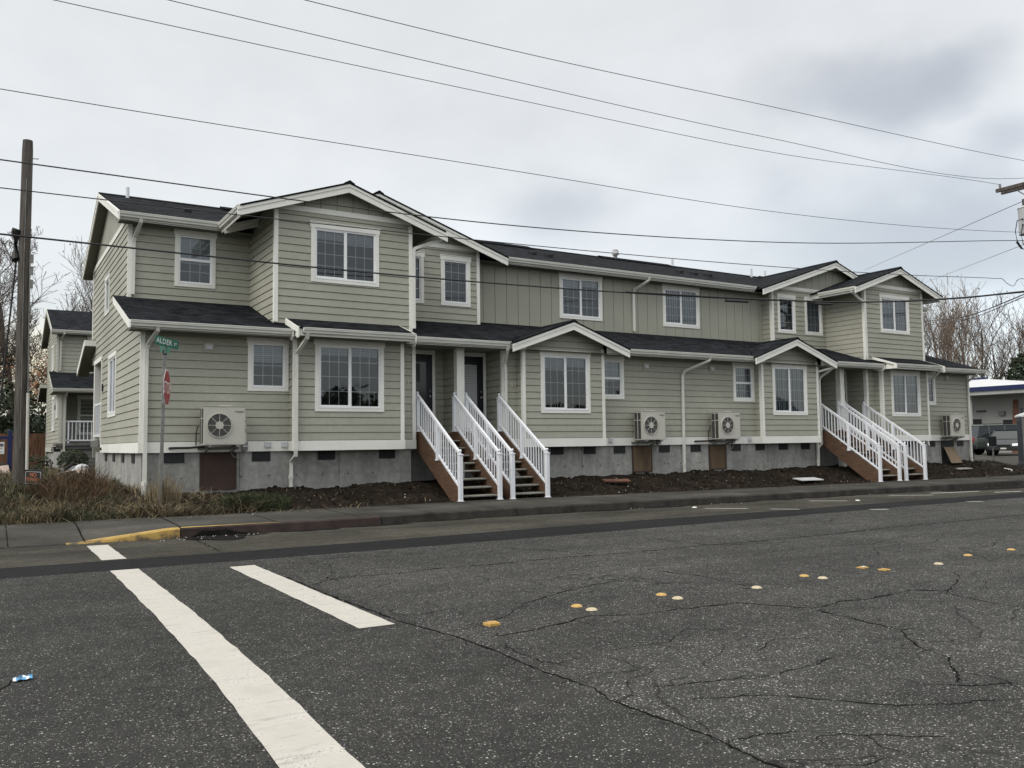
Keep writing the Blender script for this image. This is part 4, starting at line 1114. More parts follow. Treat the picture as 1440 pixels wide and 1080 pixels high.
# ------------------------------------------------------------------ entry stairs
def make_stairs(x0, x1, zg, label):
    """x0, x1: centre lines of the two railings"""
    t = thing('entry_staircase', label, 'staircase', ((x0 + x1) / 2, -2.1, zg), group='white railed entry staircases')
    rise, run, yb = .178, .256, -2.06
    zb = .135
    line = lambda y: .42 + .665 * (y + 2.12)
    for k in range(8):
        m = MB(); y = yb + run * k; z = zb + rise * (k + 1)
        m.tube([(x0 + .03, y, z - .022), (x1 - .03, y, z - .022)], .024, 'tread', 8)
        m.box(x0 + .03, x1 - .03, y, y + .27, z - .044, z, 'tread'); m.build('tread', t, bevel=.008)
    for x in (x0, x1):
        m = MB(); a = x - .022
        m.prism([(a, -2.12, line(-2.12)), (a, -.09, 1.77), (a, .10, 1.77), (a, .10, 1.36), (a, -1.70, zg), (a, -2.12, zg)], (.044, 0, 0), 'stringer')
        m.build('stringer', t)
        m = MB()
        yA, yB = -2.12, .05
        dz = .83
        a, c = Vector((x, yA + .03, line(yA) + dz)), Vector((x, yB, line(yB) + dz - .04))
        m.rtube([a, c], .022, .030, 'rail_white', (1, 0, 0)); m.rtube([a + Vector((0, 0, .032)), c + Vector((0, 0, .032))], .030, .010, 'rail_white', (1, 0, 0))
        a, c = Vector((x, yA + .03, line(yA) + .09)), Vector((x, yB, line(yB) + .09))
        m.rtube([a, c], .022, .022, 'rail_white', (1, 0, 0))
        rl = m.build('railing', t)
        n = 19
        for i in range(1, n):
            y = yA + (yB - yA) * i / n
            if abs(i - n / 2) < .8: continue
            m = MB(); m.box(x - .011, x + .011, y - .011, y + .011, line(y) + .08, line(y) + dz - .03, 'rail_white'); m.build('baluster', rl)
        for y, z0, z1 in ((yA - .01, zg, 1.21), ((yA + yB) / 2, line((yA + yB) / 2) - .03, line((yA + yB) / 2) + dz - .02), (yB, 1.77, 2.62)):
            m = MB(); w = .043
            ends = abs(y - (yA + yB) / 2) > .1
            m.box(x - w, x + w, y - w, y + w, z0, z1, 'rail_white')
            if ends:
                m.box(x - .055, x + .055, y - .055, y + .055, z1, z1 + .025, 'rail_white'); m.box(x - .03, x + .03, y - .03, y + .03, z1 + .025, z1 + .045, 'rail_white')
                m.tube([(x, y, z1 + .045), (x, y, z1 + .075)], .014, 'rail_white', 8); m.sphere((x, y, z1 + .10), .034, 'rail_white', 10)
                m.box(x - .06, x + .06, y - .06, y + .06, z0, z0 + .02, 'rail_white')
            else:
                m.box(x - .055, x + .055, y - .06, y + .05, z0 - .03, z0 + .01, 'rail_white')
            m.build('newel_post', rl, bevel=.004)
    m = MB(); m.box(x0 - .1, x1 + .1, -2.22, -1.96, zg - .05, zg + .008, 'pavement'); m.build('footing', t)
    return t
make_stairs(9.01, 10.02, .19, 'white railed staircase to the left door of the nearer porch')
make_stairs(10.36, 11.32, .183, 'white railed staircase to the right door of the nearer porch, beside the gabled bay')
make_stairs(23.74, 24.70, .118, 'white railed staircase rising to the left door of the farther porch')
make_stairs(25.04, 26.05, .112, 'white railed staircase rising to the right door of the farther porch')

# ------------------------------------------------------------------ outdoor heat pump units
def make_ac():
    t = thing('air_conditioner', 'x', 'air conditioner', (0, 0, 0), group='pale heat pump units hung on the siding')
    x0, x1, y0, y1, z0, z1 = -.42, .42, -.50, -.16, 1.51, 2.32
    m = MB(); m.box(x0, x1, y0, y1, z0, z1 - .012, 'ac_case'); m.box(x0 - .012, x1 + .012, y0 - .012, y1 + .012, z1 - .012, z1, 'ac_case')
    m.box(x1, x1 + .035, y0 + .02, y1, z0 + .03, z0 + .25, 'ac_case'); m.box(x1, x1 + .03, y0 + .02, y1, z0 + .33, z0 + .45, 'ac_case'); m.box(x1, x1 + .025, y0 + .02, y1, z0 + .52, z1 - .15, 'ac_case')
    m.box(-.08, .14, -.42, -.28, z1, z1 + .02, 'ac_case')
    m.box(x0 + .01, x1 - .01, y0 - .004, y0, z0 + .015, z1 - .03, 'ac_case')
    m.build('casing', t, bevel=.012)
    m = MB()     # finned coil on the left face
    m.box(x0 - .006, x0, y0 + .06, y1 - .02, z0 + .03, z1 - .05, 'ac_dark')
    for i in range(12): m.box(x0 - .012, x0 - .006, y0 + .075 + i * .0, y1 - .03, z0 + .06 + i * .06, z0 + .068 + i * .06, 'ac_fin')
    m.box(x0 - .016, x0, y0 + .17, y0 + .19, z0 + .03, z1 - .05, 'ac_case')
    m.box(x0 - .016, x0, y0 + .06, y1 - .02, z0 + .54, z0 + .56, 'ac_case'); m.build('coil_grille', t)
    m = MB()
    cx_, cz = -.11, 1.915
    F = FRONT(y0 - .004)
    n = 40
    m.poly([F @ Vector((cx_ + .245 * math.cos(2 * math.pi * i / n), cz + .245 * math.sin(2 * math.pi * i / n), .003)) for i in range(n)], 'fan_grey')
    ring = lambda r0, r1, w0, w1, mt: [m.prism([F @ Vector((cx_ + r * math.cos(a), cz + r * math.sin(a), w0)) for r, a in ((r0, a0), (r1, a0), (r1, a1), (r0, a1))], F.to_3x3() @ Vector((0, 0, w1 - w0)), mt)
        for a0, a1 in ((2 * math.pi * i / n, 2 * math.pi * (i + 1) / n) for i in range(n))]
    ring(.240, .258, .0, .022, 'ac_case'); 
    for r in (.10, .125, .15, .175, .20, .222): ring(r, r + .004, .012, .016, 'ac_fin')
    m.prism([F @ Vector((cx_ + .082 * math.cos(2 * math.pi * i / 24), cz + .082 * math.sin(2 * math.pi * i / 24), .012)) for i in range(24)], F.to_3x3() @ Vector((0, 0, .016)), 'ac_case')
    for i in range(8):
        a = math.pi * i / 4; d = Vector((math.cos(a), math.sin(a), 0)); q = Vector((-d.y, d.x, 0)) * .0045
        P = [Vector((cx_, cz, .016)) + d * .08 + q, Vector((cx_, cz, .016)) + d * .245 + q, Vector((cx_, cz, .016)) + d * .245 - q, Vector((cx_, cz, .016)) + d * .08 - q]
        m.prism([F @ p for p in P], F.to_3x3() @ Vector((0, 0, .006)), 'ac_case')
    m.build('fan_grille', t)
    # maker's mark: three small rhombi and a line of lettering
    m = MB(); lx, lz = .22, 2.20
    for a in (90, 210, 330):
        d = Vector((math.cos(R(a)), math.sin(R(a)))); q = Vector((-d.y, d.x))
        pts = [Vector((0, 0)), d * .012 + q * .007, d * .024, d * .012 - q * .007]
        m.poly([F @ Vector((lx + p.x, lz + p.y, .0035)) for p in pts], 'sign_black')
    m.build('emblem', t, fix=False)
    text_mesh('lettering', 'MITSUBISHI', .032, 'sign_black', frameM((.315, y0 - .0075, lz + .006), (1, 0, 0), (0, 0, 1), (0, -1, 0)), t, .0005)
    text_mesh('lettering', 'ELECTRIC', .024, 'sign_black', frameM((.315, y0 - .0075, lz - .016), (1, 0, 0), (0, 0, 1), (0, -1, 0)), t, .0005)
    m = MB()     # wall bracket
    for x in (-.30, .26):
        m.box(x - .02, x + .02, -.56, -.04, z0 - .05, z0 - .01, 'galv'); m.prism([(x - .015, -.50, z0 - .05), (x - .015, -.46, z0 - .05), (x - .015, -.04, z0 - .13), (x - .015, -.04, z0 - .17)], (.03, 0, 0), 'galv')
    m.box(-.45, .40, -.08, -.045, z0 - .10, z0 - .05, 'galv'); m.build('bracket', t)
    m = MB()     # isolator box and conduit loop
    m.box(.47, .58, -.13, -.045, z0 - .13, z0 + .06, 'galv'); m.box(.465, .585, -.14, -.13, z0 - .05, z0 - .02, 'plastic_white'); m.build('isolator_box', t)
    m = MB(); m.tube([(.17, -.28, z0 - .05), (.18, -.25, z0 - .14), (.24, -.20, z0 - .24), (.36, -.14, z0 - .30), (.46, -.11, z0 - .28), (.52, -.09, z0 - .20), (.53, -.09, z0 - .12)], .011, 'galv', 6); m.build('conduit', t)
    m = MB(); m.tube([(-.3, -.12, z0 - .03), (-.6, -.10, z0 - .055), (-.95, -.09, z0 - .055), (-1.02, -.05, z0 - .06)], .024, 'wire', 7)
    m.tube([(-.46, -.2, 1.9), (-.48, -.17, 1.88), (-.49, -.10, 1.75), (-.49, -.09, 1.5)], .012, 'wire', 6); m.build('refrigerant_line', t)
    return t
ac = make_ac()
def drop_line(r_):
    for c_ in list(r_.children):
        if c_.name.startswith('refrigerant_line'): bpy.data.objects.remove(c_)
ac.location.x = 4.31; ac['label'] = 'pale boxy heat pump unit on the left wall above the dark brown foundation hatch'
drop_line(dup(ac, 16.03 - 4.31, label='pale heat pump unit above the wooden hatch, left of the middle downspout'))
dup(ac, 19.0 - 4.31, label='pale heat pump unit above the wooden hatch, right of the middle downspout')
drop_line(dup(ac, 30.72 - 4.31, label='pale heat pump unit near the right end of the building above the leaning plywood sheet'))

# ------------------------------------------------------------------ things lying or leaning by the wall
m = MB(); m.prism([(30.50, -.30, land(30.6, -.3) + .02), (31.18, -.30, land(31.2, -.3) + .02), (31.12, -.05, 1.12), (30.46, -.05, 1.12)], (0, -.02, 0), 'ply_raw')
tag(m.build('plywood_sheet', loc=(30.8, -.5, .5)), 'tan plywood sheet leaning on the foundation under the far heat pump', 'plywood')
z = land(21.3, -1.5)
m = MB(); m.prism([(20.62, -1.72, z + .06), (21.62, -1.70, z + .05), (21.9, -1.12, z + .09), (20.9, -1.14, z + .10)], (0, 0, -.025), 'plastic_white')
tag(m.build('white_board', loc=(21.2, -1.4, z)), 'flat white board lying at the edge of the soil beside the pavement', 'board')
z = land(14.2, -.9)
m = MB(); m.prism([(13.95, -.95, z + .06), (14.65, -1.12, z + .05), (14.72, -.9, z + .09), (14.0, -.74, z + .10)], (0, 0, -.03), 'brick')
tag(m.build('scrap_plank', loc=(14.3, -.9, z)), 'short reddish brown plank lying on the soil under the wall', 'plank')
m = MB(); m.tube([(34.1, 2.2, land(34, 2.2) + .12), (32.6, -1.35, land(32.6, -1.35) + .06)], .04, 'paint_white', 8)
tag(m.build('white_pipe', loc=(33, 0, .1)), 'long thin white pipe lying on the soil at the right corner', 'pipe')
z = land(30, -1)
m = MB(); m.prism([(29.6, -1.1, z + .05), (30.5, -1.1, z + .05), (30.6, -.8, z + .07), (29.75, -.8, z + .07)], (0, 0, -.03), 'stone')
tag(m.build('stone_slab', loc=(30, -1, z)), 'thin pale slab lying on the soil right of the farther stairs', 'slab')
for (x, y, h, r_, lab, hd) in ((35.2, 1.6, .95, .02, 'thin dark metal stake standing by the car park edge', None), (35.6, 1.0, 1.05, .035, 'short post with a dark box on top in front of the dark sedan', (.30, .36))):
    zg = land(x, y) - .1
    m = MB(); m.tube([(x, y, zg), (x, y, zg + h)], r_, 'galv' if hd else 'dark', 7)
    if hd:
        t = thing('meter_post' if hd else 'stake', lab, 'post', (x, y, zg)); m.build('post', t)
        m = MB(); m.box(x - .19, x + .19, y - .07, y + .07, zg + h - .12, zg + h + .28, 'dark'); m.build('box', t, bevel=.02)
    else: tag(m.build('metal_stake', loc=(x, y, zg)), lab, 'stake')
# stones and crumbs of rubble in the soil: too many to count
m = MB()
for i in range(800):
    x = random.uniform(2.9, 35); b0 = backY(x)
    y = b0 + (0 - b0) * random.random() ** .8
    if random.random() < .04: y = b0 - random.uniform(0, .6)
    if 8.8 < x < 11.8 or 23.2 < x < 26: y = random.uniform(b0, 1.4)
    s_ = random.choice((.006, .008, .01, .012, .014, .02)) * random.uniform(.7, 1.3)
    z = soil_h(x, y) if y > b0 + .05 else pvh(x, y) + .004
    k = len(m.v); ax = [random.uniform(.6, 1.5) * s_ for _ in range(3)]
    m.v += [(x + ax[0], y, z), (x, y + ax[1], z), (x - ax[0], y, z), (x, y - ax[1], z), (x + random.uniform(-.3, .3) * s_, y, z + ax[2] * .8), (x, y, z - ax[2])]
    for f in ((0, 1, 4), (1, 2, 4), (2, 3, 4), (3, 0, 4), (1, 0, 5), (2, 1, 5), (3, 2, 5), (0, 3, 5)):
        m.f.append(tuple(k + a for a in f)); m.mi.append(m.mid('stone' if i % 5 < 2 else ('rubble_grey' if i % 2 else 'soil'))); m.uv.append(None)
tag(m.build('rubble', fix=False), 'pale stones and crumbs scattered over the bare soil', 'rubble', kind='stuff')
m = MB()
for i in range(60):
    x = random.choice((random.uniform(2.2, 4), random.uniform(12, 30))); y = curbY(x) - random.uniform(.06, .5); m.sphere((x, y, g(x) + .01), random.uniform(.006, .016), 'stone', 5)
tag(m.build('gutter_grit', fix=False), 'small pale grit lying in the gutter along the kerb', 'grit', kind='stuff')

m = MB(); rnd = random.Random(21)
for i in range(900):
    x = rnd.uniform(2.9, 34); b0 = backY(x); y = rnd.uniform(b0 + .08, .0); s_ = rnd.uniform(.02, .075); z = soil_h(x, y)
    if 8.9 < x < 11.5 or 23.6 < x < 26.2: continue
    k = len(m.v); n = 7
    m.v += [(x + s_ * rnd.uniform(.7, 1.2) * math.cos(6.283 * j / n), y + s_ * rnd.uniform(.7, 1.2) * math.sin(6.283 * j / n), z - .01) for j in range(n)]
    m.v += [(x + s_ * .6 * rnd.uniform(.6, 1.2) * math.cos(6.283 * j / n + .3), y + s_ * .6 * rnd.uniform(.6, 1.2) * math.sin(6.283 * j / n + .3), z + s_ * rnd.uniform(.35, .75)) for j in range(n)]
    for j in range(n): m.f.append((k + j, k + (j + 1) % n, k + n + (j + 1) % n, k + n + j)); m.mi.append(m.mid('soil')); m.uv.append(None)
    m.f.append(tuple(k + n + j for j in range(n))); m.mi.append(m.mid('soil')); m.uv.append(None)
tag(m.build('soil_clods', fix=False), 'dark lumps of earth along the soil bed under the wall', 'clods', kind='stuff')

# ------------------------------------------------------------------ raised road markers
MK = [(3.445, -13.04, 0), (4.463, -12.775, 0), (4.473, -12.979, 1), (5.45, -12.757, 0), (5.447, -12.983, 1), (6.478, -12.978, 1), (7.455, -12.738, 0), (7.493, -12.944, 1),
      (8.467, -12.705, 2), (8.514, -12.941, 2), (9.438, -13.0, 1), (10.43, -12.76, 0), (11.416, -12.755, 0)]
ML = ['cracked amber square road marker nearest the camera, alone at the crack', 'yellow round road marker, left of the first close pair', 'pale round road marker, right of the first close pair',
      'yellow round road marker, left of the second close pair', 'pale round road marker, right of the second close pair', 'single pale round road marker between the second and third pairs',
      'yellow round road marker, left of the third close pair', 'pale yellow round road marker, right of the third close pair', 'broken orange road marker with white glue, left of the worn pair',
      'flat worn orange road marker, right of the worn pair', 'single pale round road marker beyond the worn pair', 'yellow round road marker, second from the far right end', 'yellow round road marker, farthest right']
for i, ((x, y, k), lab) in enumerate(zip(MK, ML)):
    m = MB(); z = g(x) + .002; n = 16; mt = 'marker_pale' if k == 1 else 'marker_yellow'
    if i == 0 or k == 2:
        s_ = .052; h = .02 if i == 0 else .01
        m.prism([(x - s_ + random.uniform(-.012, .012), y - s_, z), (x + s_, y - s_ + random.uniform(-.015, .015), z), (x + s_ + .01, y + s_, z), (x - s_, y + s_ - .01, z)], (0, 0, h), mt)
        m.prism([(x - s_ * .6, y - s_ * .5, z + h), (x + s_ * .7, y - s_ * .6, z + h), (x + s_ * .5, y + s_ * .6, z + h), (x - s_ * .6, y + s_ * .5, z + h)], (0, 0, .006), mt)
        if i == 8: m.box(x - .02, x + .03, y - .03, y + .01, z + h + .006, z + h + .010, 'paint_white')
    else:
        for r0, r1, z0, z1 in ((.052, .046, 0, .008), (.046, .030, .008, .016), (.030, .0, .016, .020)):
            for j in range(n):
                a, b2 = 2 * math.pi * j / n, 2 * math.pi * (j + 1) / n
                m.poly([(x + r0 * math.cos(a), y + r0 * math.sin(a), z + z0), (x + r0 * math.cos(b2), y + r0 * math.sin(b2), z + z0), (x + r1 * math.cos(b2), y + r1 * math.sin(b2), z + z1), (x + r1 * math.cos(a), y + r1 * math.sin(a), z + z1)], mt)
    o = m.build('road_marker', loc=(x, y, z), smooth=(i != 0 and k != 2)); tag(o, lab, 'road marker', 'raised road markers along the centre line')
for x, y, lab in ((13.55, -4.66, 'white round road marker near the kerb, left end of the parking dashes'), (18.25, -5.37, 'white round road marker near the kerb, between the parking dashes')):
    m = MB(); m.sphere((x, y, g(x)), .06, 'paint_white', 12, (1, 1, .4)); tag(m.build('road_marker', loc=(x, y, 0)), lab, 'road marker')
# crumpled wrapper
m = MB(); x0, y0 = .245, -12.83
P = []
for i in range(7):
    for j in range(4):
        u, v_ = i / 6 - .5, j / 3 - .5
        P.append((x0 + u * .105, y0 + v_ * .075 + u * .02, g(0) + .008 + .024 * abs(noise.noise((u * 9, v_ * 9, 2))) + .012 * (1 - 4 * v_ * v_)))
m.v += P
for i in range(6):
    for j in range(3):
        a = i * 4 + j; m.f.append((a, a + 4, a + 5, a + 1)); m.mi.append(m.mid('litter_blue' if (i + j) % 4 else 'sign_white')); m.uv.append(None)
o = m.build('wrapper', loc=(x0, y0, g(0)), fix=False); tag(o, 'crumpled blue and silver wrapper lying on the road', 'litter')
sol = o.modifiers.new('thick', 'SOLIDIFY'); sol.thickness = .002

# ------------------------------------------------------------------ street sign post with STOP sign
sx, sy = 2.97, -1.34; zg = land(sx, sy)
t = thing('street_sign', 'green ALDER ST blade and red STOP sign on one slim grey post', 'street sign', (sx, sy, zg))
m = MB(); m.rtube([(sx - .05, sy, zg - .1), (sx, sy, 3.30)], .03, .022, 'galv', (1, 0, 0)); m.box(sx - .035, sx + .035, sy - .03, sy + .03, 3.26, 3.36, 'dark'); m.build('sign_post', t)
ca, sa = math.cos(R(-20)), math.sin(R(-20))     # the face looks along +X, turned a little to the street
nrm = Vector((ca, sa, 0)); right = Vector((-sa, ca, 0))    # reader's right
cz = 2.62; cc = Vector((sx + .045, sy, cz)); RO = .372
m = MB()
pts = [cc + right * RO * math.cos(R(22.5 + 45 * i)) + Vector((0, 0, RO * math.sin(R(22.5 + 45 * i)))) for i in range(8)]
m.prism(pts, nrm * .004, 'sign_white')
pts = [cc + nrm * .0045 + right * (RO - .02) * math.cos(R(22.5 + 45 * i)) + Vector((0, 0, (RO - .02) * math.sin(R(22.5 + 45 * i)))) for i in range(8)]
m.prism(pts, nrm * .001, 'sign_red')
s_ = m.build('stop_sign', t)
M4 = frameM(cc + nrm * .007, right, (0, 0, 1), nrm)
for pa in (s_,):
    tm = text_mesh('stop_lettering', 'STOP', .33, 'sign_white', Matrix.Translation(-ORG[t.name]) @ M4 @ Matrix.Translation((0, -.01, 0)), None, .0006, .95, .86); tm.parent = s_
m = MB()
for dz in (.27, -.30): m.tube([cc + Vector((-.10, 0, dz)), cc + nrm * .012 + Vector((0, 0, dz))], .014, 'galv', 6)
m.build('bracket', t)
# blades
ua = Vector((math.cos(R(38)), math.sin(R(38)), -.085)).normalized(); na = Vector((math.sin(R(38)), -math.cos(R(38)), 0)); va = na.cross(ua) * -1
va = ua.cross(na) * -1; va = va if va.z > 0 else -va
c0 = Vector((sx + .03, sy - .02, 3.50))
def blade(c0, u, v, n, L, H, name):
    m = MB(); pts = []
    r_ = .025
    for qx, qy, a0 in ((L / 2 - r_, H / 2 - r_, 0), (-L / 2 + r_, H / 2 - r_, 90), (-L / 2 + r_, -H / 2 + r_, 180), (L / 2 - r_, -H / 2 + r_, 270)):
        for k in range(4): a = R(a0 + 30 * k); pts.append(c0 + u * (qx + r_ * math.cos(a)) + v * (qy + r_ * math.sin(a)))
    m.prism(pts, n * .004, 'sign_green'); return m.build(name, t)
b1 = blade(c0, ua, va, na, .62, .175, 'street_name_blade')
o = text_mesh('street_name_lettering', 'ALDER', .145, 'sign_white', Matrix.Translation(-ORG[t.name]) @ frameM(c0 + na * .0055 - ua * .075, ua, va, na), None, .0006, 1.05, .92); o.parent = b1
o = text_mesh('street_name_lettering', 'ST', .08, 'sign_white', Matrix.Translation(-ORG[t.name]) @ frameM(c0 + na * .0055 + ua * .225, ua, va, na), None, .0006, 1.05, .92); o.parent = b1
ub = Vector((-math.sin(R(22)), math.cos(R(22)), -.10)).normalized(); ub = -ub if ub.y > 0 else ub
ub = Vector((.30, -.95, -.12)).normalized(); nb = Vector((-.95, -.30, 0)).normalized(); vb = Vector((0, 0, 1))
blade(Vector((sx, sy - .02, 3.36)), ub, vb, nb, .40, .12, 'street_name_blade')
m = MB(); m.box(sx - .02, sx + .03, sy - .04, sy + .01, 3.28, 3.44, 'galv'); m.build('blade_clamp', t)

# ------------------------------------------------------------------ left pole and what stands round it
px, py = .80, 5.3; zg = land(px, py)
t = thing('utility_pole', 'tall weathered wooden pole without crossarm at the left edge, white conduit up its side', 'utility pole', (px, py, zg))
m = MB(); m.tube([(px + .0, py, zg - .4), (px - .02, py, 3.0), (px - .03, py, 6.3), (px - .02, py, 8.95), (px - .02, py, 9.2)], .152, 'pole_wood', 18, True, .112)
m.build('pole_shaft', t)
m = MB()
for z in (8.75, 6.0, 5.6, 5.1): m.tube([(px + .1, py - .02, z), (px + .23, py - .03, z + .01)], .012, 'galv', 5)
m.tube([(px - .12, py, 6.85), (px - .24, py, 6.90), (px - .20, py, 6.80), (px - .1, py, 6.72)], .008, 'galv', 5); m.build('pole_bolts', t)
m = MB(); m.tube([(px + .14, py - .14, zg), (px + .12, py - .13, 2.85)], .036, 'paint_white', 9); m.build('white_conduit', t)
m = MB(); m.tube([(px + .12, py - .13, 2.85), (px + .10, py - .11, 5.0), (px + .09, py - .10, 6.4)], .018, 'galv', 7)
m.tube([(px - .02, py - .17, 1.5), (px - .04, py - .14, 6.3), (px - .03, py - .13, 8.2)], .008, 'galv', 5); m.build('riser_cable', t)
m = MB()
for z in (6.25, 5.95, 5.62): m.box(px + .10, px + .17, py - .12, py - .04, z - .16, z + .05, 'galv')
m.build('fixing_plate', t)
m = MB(); m.tube([(px - .2, py - .02, 6.15), (px - .22, py, 6.2), (px - .22, py, 6.85), (px - .2, py - .02, 6.92)], .11, 'sign_black', 10); m.build('splice_case', t, smooth=False)
m = MB(); m.tube([(px - .2, py, 6.15), (px - .24, py, 5.6), (px - .33, py, 4.4), (px - .50, py + .1, 2.0), (px - .55, py + .1, .7)], .022, 'wire', 6); m.build('drop_cable', t)
# no trespassing sign
nx, ny = 1.05, 4.45; zz = .80
t = thing('warning_sign', 'small black framed NO TRESPASSING sign with orange letters tilted against the pole', 'sign', (nx, ny, zz))
u = Vector((.82, -.52, -.05)).normalized(); n_ = Vector((-.53, -.84, .0)).normalized(); v_ = Vector((.03, -.02, 1)).normalized()
def PP(a, b2, c): return Vector((nx, ny, zz)) + u * a + v_ * b2 + n_ * c
m = MB(); W_, H_ = .225, .185
m.prism([PP(-W_, -H_, 0), PP(W_, -H_, 0), PP(W_, H_, 0), PP(-W_, H_, 0)], n_ * .015, 'sign_black')
pn = m.build('panel', t, bevel=.006)
m = MB(); a_, b_ = W_ - .04, H_ - .045
for q in ((-a_, a_, b_ - .006, b_), (-a_, a_, -b_, -b_ + .006), (-a_, -a_ + .006, -b_, b_), (a_ - .006, a_, -b_, b_)):
    m.prism([PP(q[0], q[2], .016), PP(q[1], q[2], .016), PP(q[1], q[3], .016), PP(q[0], q[3], .016)], n_ * .001, 'sign_white')
m.prism([PP(.09, -b_ + .008, .016), PP(a_ - .008, -b_ + .008, .016), PP(a_ - .008, -b_ + .022, .016), PP(.09, -b_ + .022, .016)], n_ * .001, 'sign_white')
m.build('border_line', t)
text_mesh('lettering', 'NO', .13, 'sign_orange', frameM(PP(0, .062, .0175), u, v_, n_), t, .0006, 1, .8)
text_mesh('lettering', 'TRESPASSING', .105, 'sign_orange', frameM(PP(0, -.045, .0175), u, v_, n_), t, .0006, 1, .56)
m = MB(); m.tube([PP(-.1, .1, -.01), PP(-.12, .0, -.01), PP(-.11, -.55, -.01)], .012, 'galv', 6); m.build('stake', t)
# blue real-estate post
bx, by = .84, 16.9; zg = land(bx, by)
t = thing('yard_sign', 'dark blue wooden post with an arm carrying a white hanging sign left of the pole', 'yard sign', (bx, by, zg))
m = MB(); m.box(bx - .07, bx + .07, by - .07, by + .07, zg - .1, 2.14, 'paint_blue'); m.prism([(bx - .07, by - .07, 2.14), (bx + .07, by - .07, 2.14), (bx + .07, by + .07, 2.14), (bx - .07, by + .07, 2.14)], (0, 0, .04), 'paint_blue')
m.build('post', t, bevel=.01)
m = MB(); m.box(bx - 1.1, bx + .18, by - .035, by + .035, 1.86, 1.96, 'paint_blue'); m.build('arm', t)
m = MB(); m.prism([(bx - .95, by - .01, 1.72), (bx - .17, by - .01, 1.76), (bx - .17, by - .01, 1.33), (bx - .95, by - .01, 1.29)], (0, .02, 0), 'sign_white')
p_ = m.build('sign_panel', t)
m = MB(); m.box(bx - .93, bx - .20, by - .013, by - .0105, 1.60, 1.70, 'sign_black'); m.build('header_bar', t)
text_mesh('lettering', 'CT', .09, 'sign_white', frameM((bx - .27, by - .015, 1.65), (1, 0, 0), (0, 0, 1), (0, -1, 0)), t, .0005)
text_mesh('lettering', 'nous', .08, 'sign_black', frameM((bx - .30, by - .0125, 1.54), (1, 0, 0), (0, 0, 1), (0, -1, 0)), t, .0005)
text_mesh('lettering', 'r.com', .07, 'paint_blue', frameM((bx - .31, by - .0125, 1.41), (1, 0, 0), (0, 0, 1), (0, -1, 0)), t, .0005)
m = MB()
for dx in (-.85, -.25): m.tube([(bx + dx, by, 1.74), (bx + dx, by, 1.87)], .006, 'galv', 5)
m.build('hanger', t)

# ------------------------------------------------------------------ grass and weeds
def blades(name, region, n, hmin, hmax, mats, hf, seed=1, lean=.45, wd=.006):
    rnd = random.Random(seed); m = MB(); mids = [m.mid(a) for a in mats]
    V, Fc, MI = m.v, m.f, m.mi
    c = 0
    while c < n:
        x, y, dens = region(rnd)
        if rnd.random() > dens: continue
        c += 1
        z = hf(x, y); h = rnd.uniform(hmin, hmax) * (.6 + .8 * (.5 + noise.noise((x * 1.3, y * 1.3, 5))))
        a = rnd.uniform(0, 2 * math.pi); l = rnd.uniform(.05, lean) * h * 1.6; dx, dy = math.cos(a) * l, math.sin(a) * l
        b_ = rnd.uniform(0, math.pi); w = wd * rnd.uniform(.6, 1.3) * 1.0; wx, wy = math.cos(b_) * w, math.sin(b_) * w
        k = len(V); bend = rnd.uniform(.3, .9)
        V.extend(((x - wx, y - wy, z - .02), (x + wx, y + wy, z - .02), (x + dx * .35 - wx * .8, y + dy * .35 - wy * .8, z + h * .6), (x + dx * .35 + wx * .8, y + dy * .35 + wy * .8, z + h * .6), (x + dx, y + dy, z + h * (.6 + .4 * bend))))
        mi = mids[min(len(mids) - 1, int((.5 + noise.noise((x * .9, y * .9, 8)) * .9 + rnd.uniform(-.35, .35)) * len(mids)) if True else 0)] if rnd.random() < .8 else rnd.choice(mids)
        Fc.extend(((k, k + 1, k + 3, k + 2), (k + 2, k + 3, k + 4))); MI.extend((mi, mi)); m.uv.extend((None, None))
    return m.build(name, fix=False)
def reg_left(r_):
    x = r_.uniform(-5, 2.75); y = backY(x) + .08 + r_.random() ** 1.3 * 6.2
    d = 1.0 - .6 * sstep(2.0, 5.5, y) 
    if .4 < x and y > 4.5: d *= .5
    return x, y, d * (.55 + .9 * (.5 + noise.noise((x, y, 2))))
def hl(x, y): return land(x, y)
tag(blades('tall_grass', reg_left, 34000, .06, .27, ['grass_green', 'grass_green', 'grass_dark', 'grass_dark', 'grass_dry', 'grass_dry', 'grass_tan'], hl, 3, lean=1.3), 'dense dead and green grass at the left corner of the lot', 'grass', kind='stuff')
def reg_front(r_):
    x = 2.65 + 1.9 * r_.random() ** 1.25; y = backY(x) + .0 + r_.random() ** 1.5 * (1.9 - .42 * (x - 2.6)); return x, y, .9
tag(blades('dry_grass', reg_front, 2600, .05, .26, ['grass_dry', 'grass_tan', 'grass_tan', 'grass_dark', 'grass_dark'], lambda x, y: soil_h(x, y), 5, lean=2.2), 'matted straw-coloured grass between the pavement and the left foundation', 'grass', kind='stuff')
def reg_tuft(r_):
    a = r_.uniform(0, 6.28); d = r_.random() ** .6; return 4.55 + .66 * d * math.cos(a), -1.98 + .30 * d * math.sin(a), 1
tag(blades('green_grass_tuft', reg_tuft, 1900, .12, .36, ['grass_green'], lambda x, y: soil_h(x, y), 6, lean=.9, wd=.007), 'dark green grass clump at the pavement edge left of the soil', 'grass')
def reg_walk(r_):
    x = r_.uniform(-2, 7); return x, backY(x) - .45 * r_.random() ** 2.5, .8
tag(blades('fallen_straw', reg_walk, 260, .04, .10, ['grass_tan', 'grass_dry', 'grass_dark'], lambda x, y: pvh(x, y) + .02, 14, lean=3.0, wd=.005), 'loose straw and dead leaves blown onto the pavement edge', 'straw', kind='stuff')
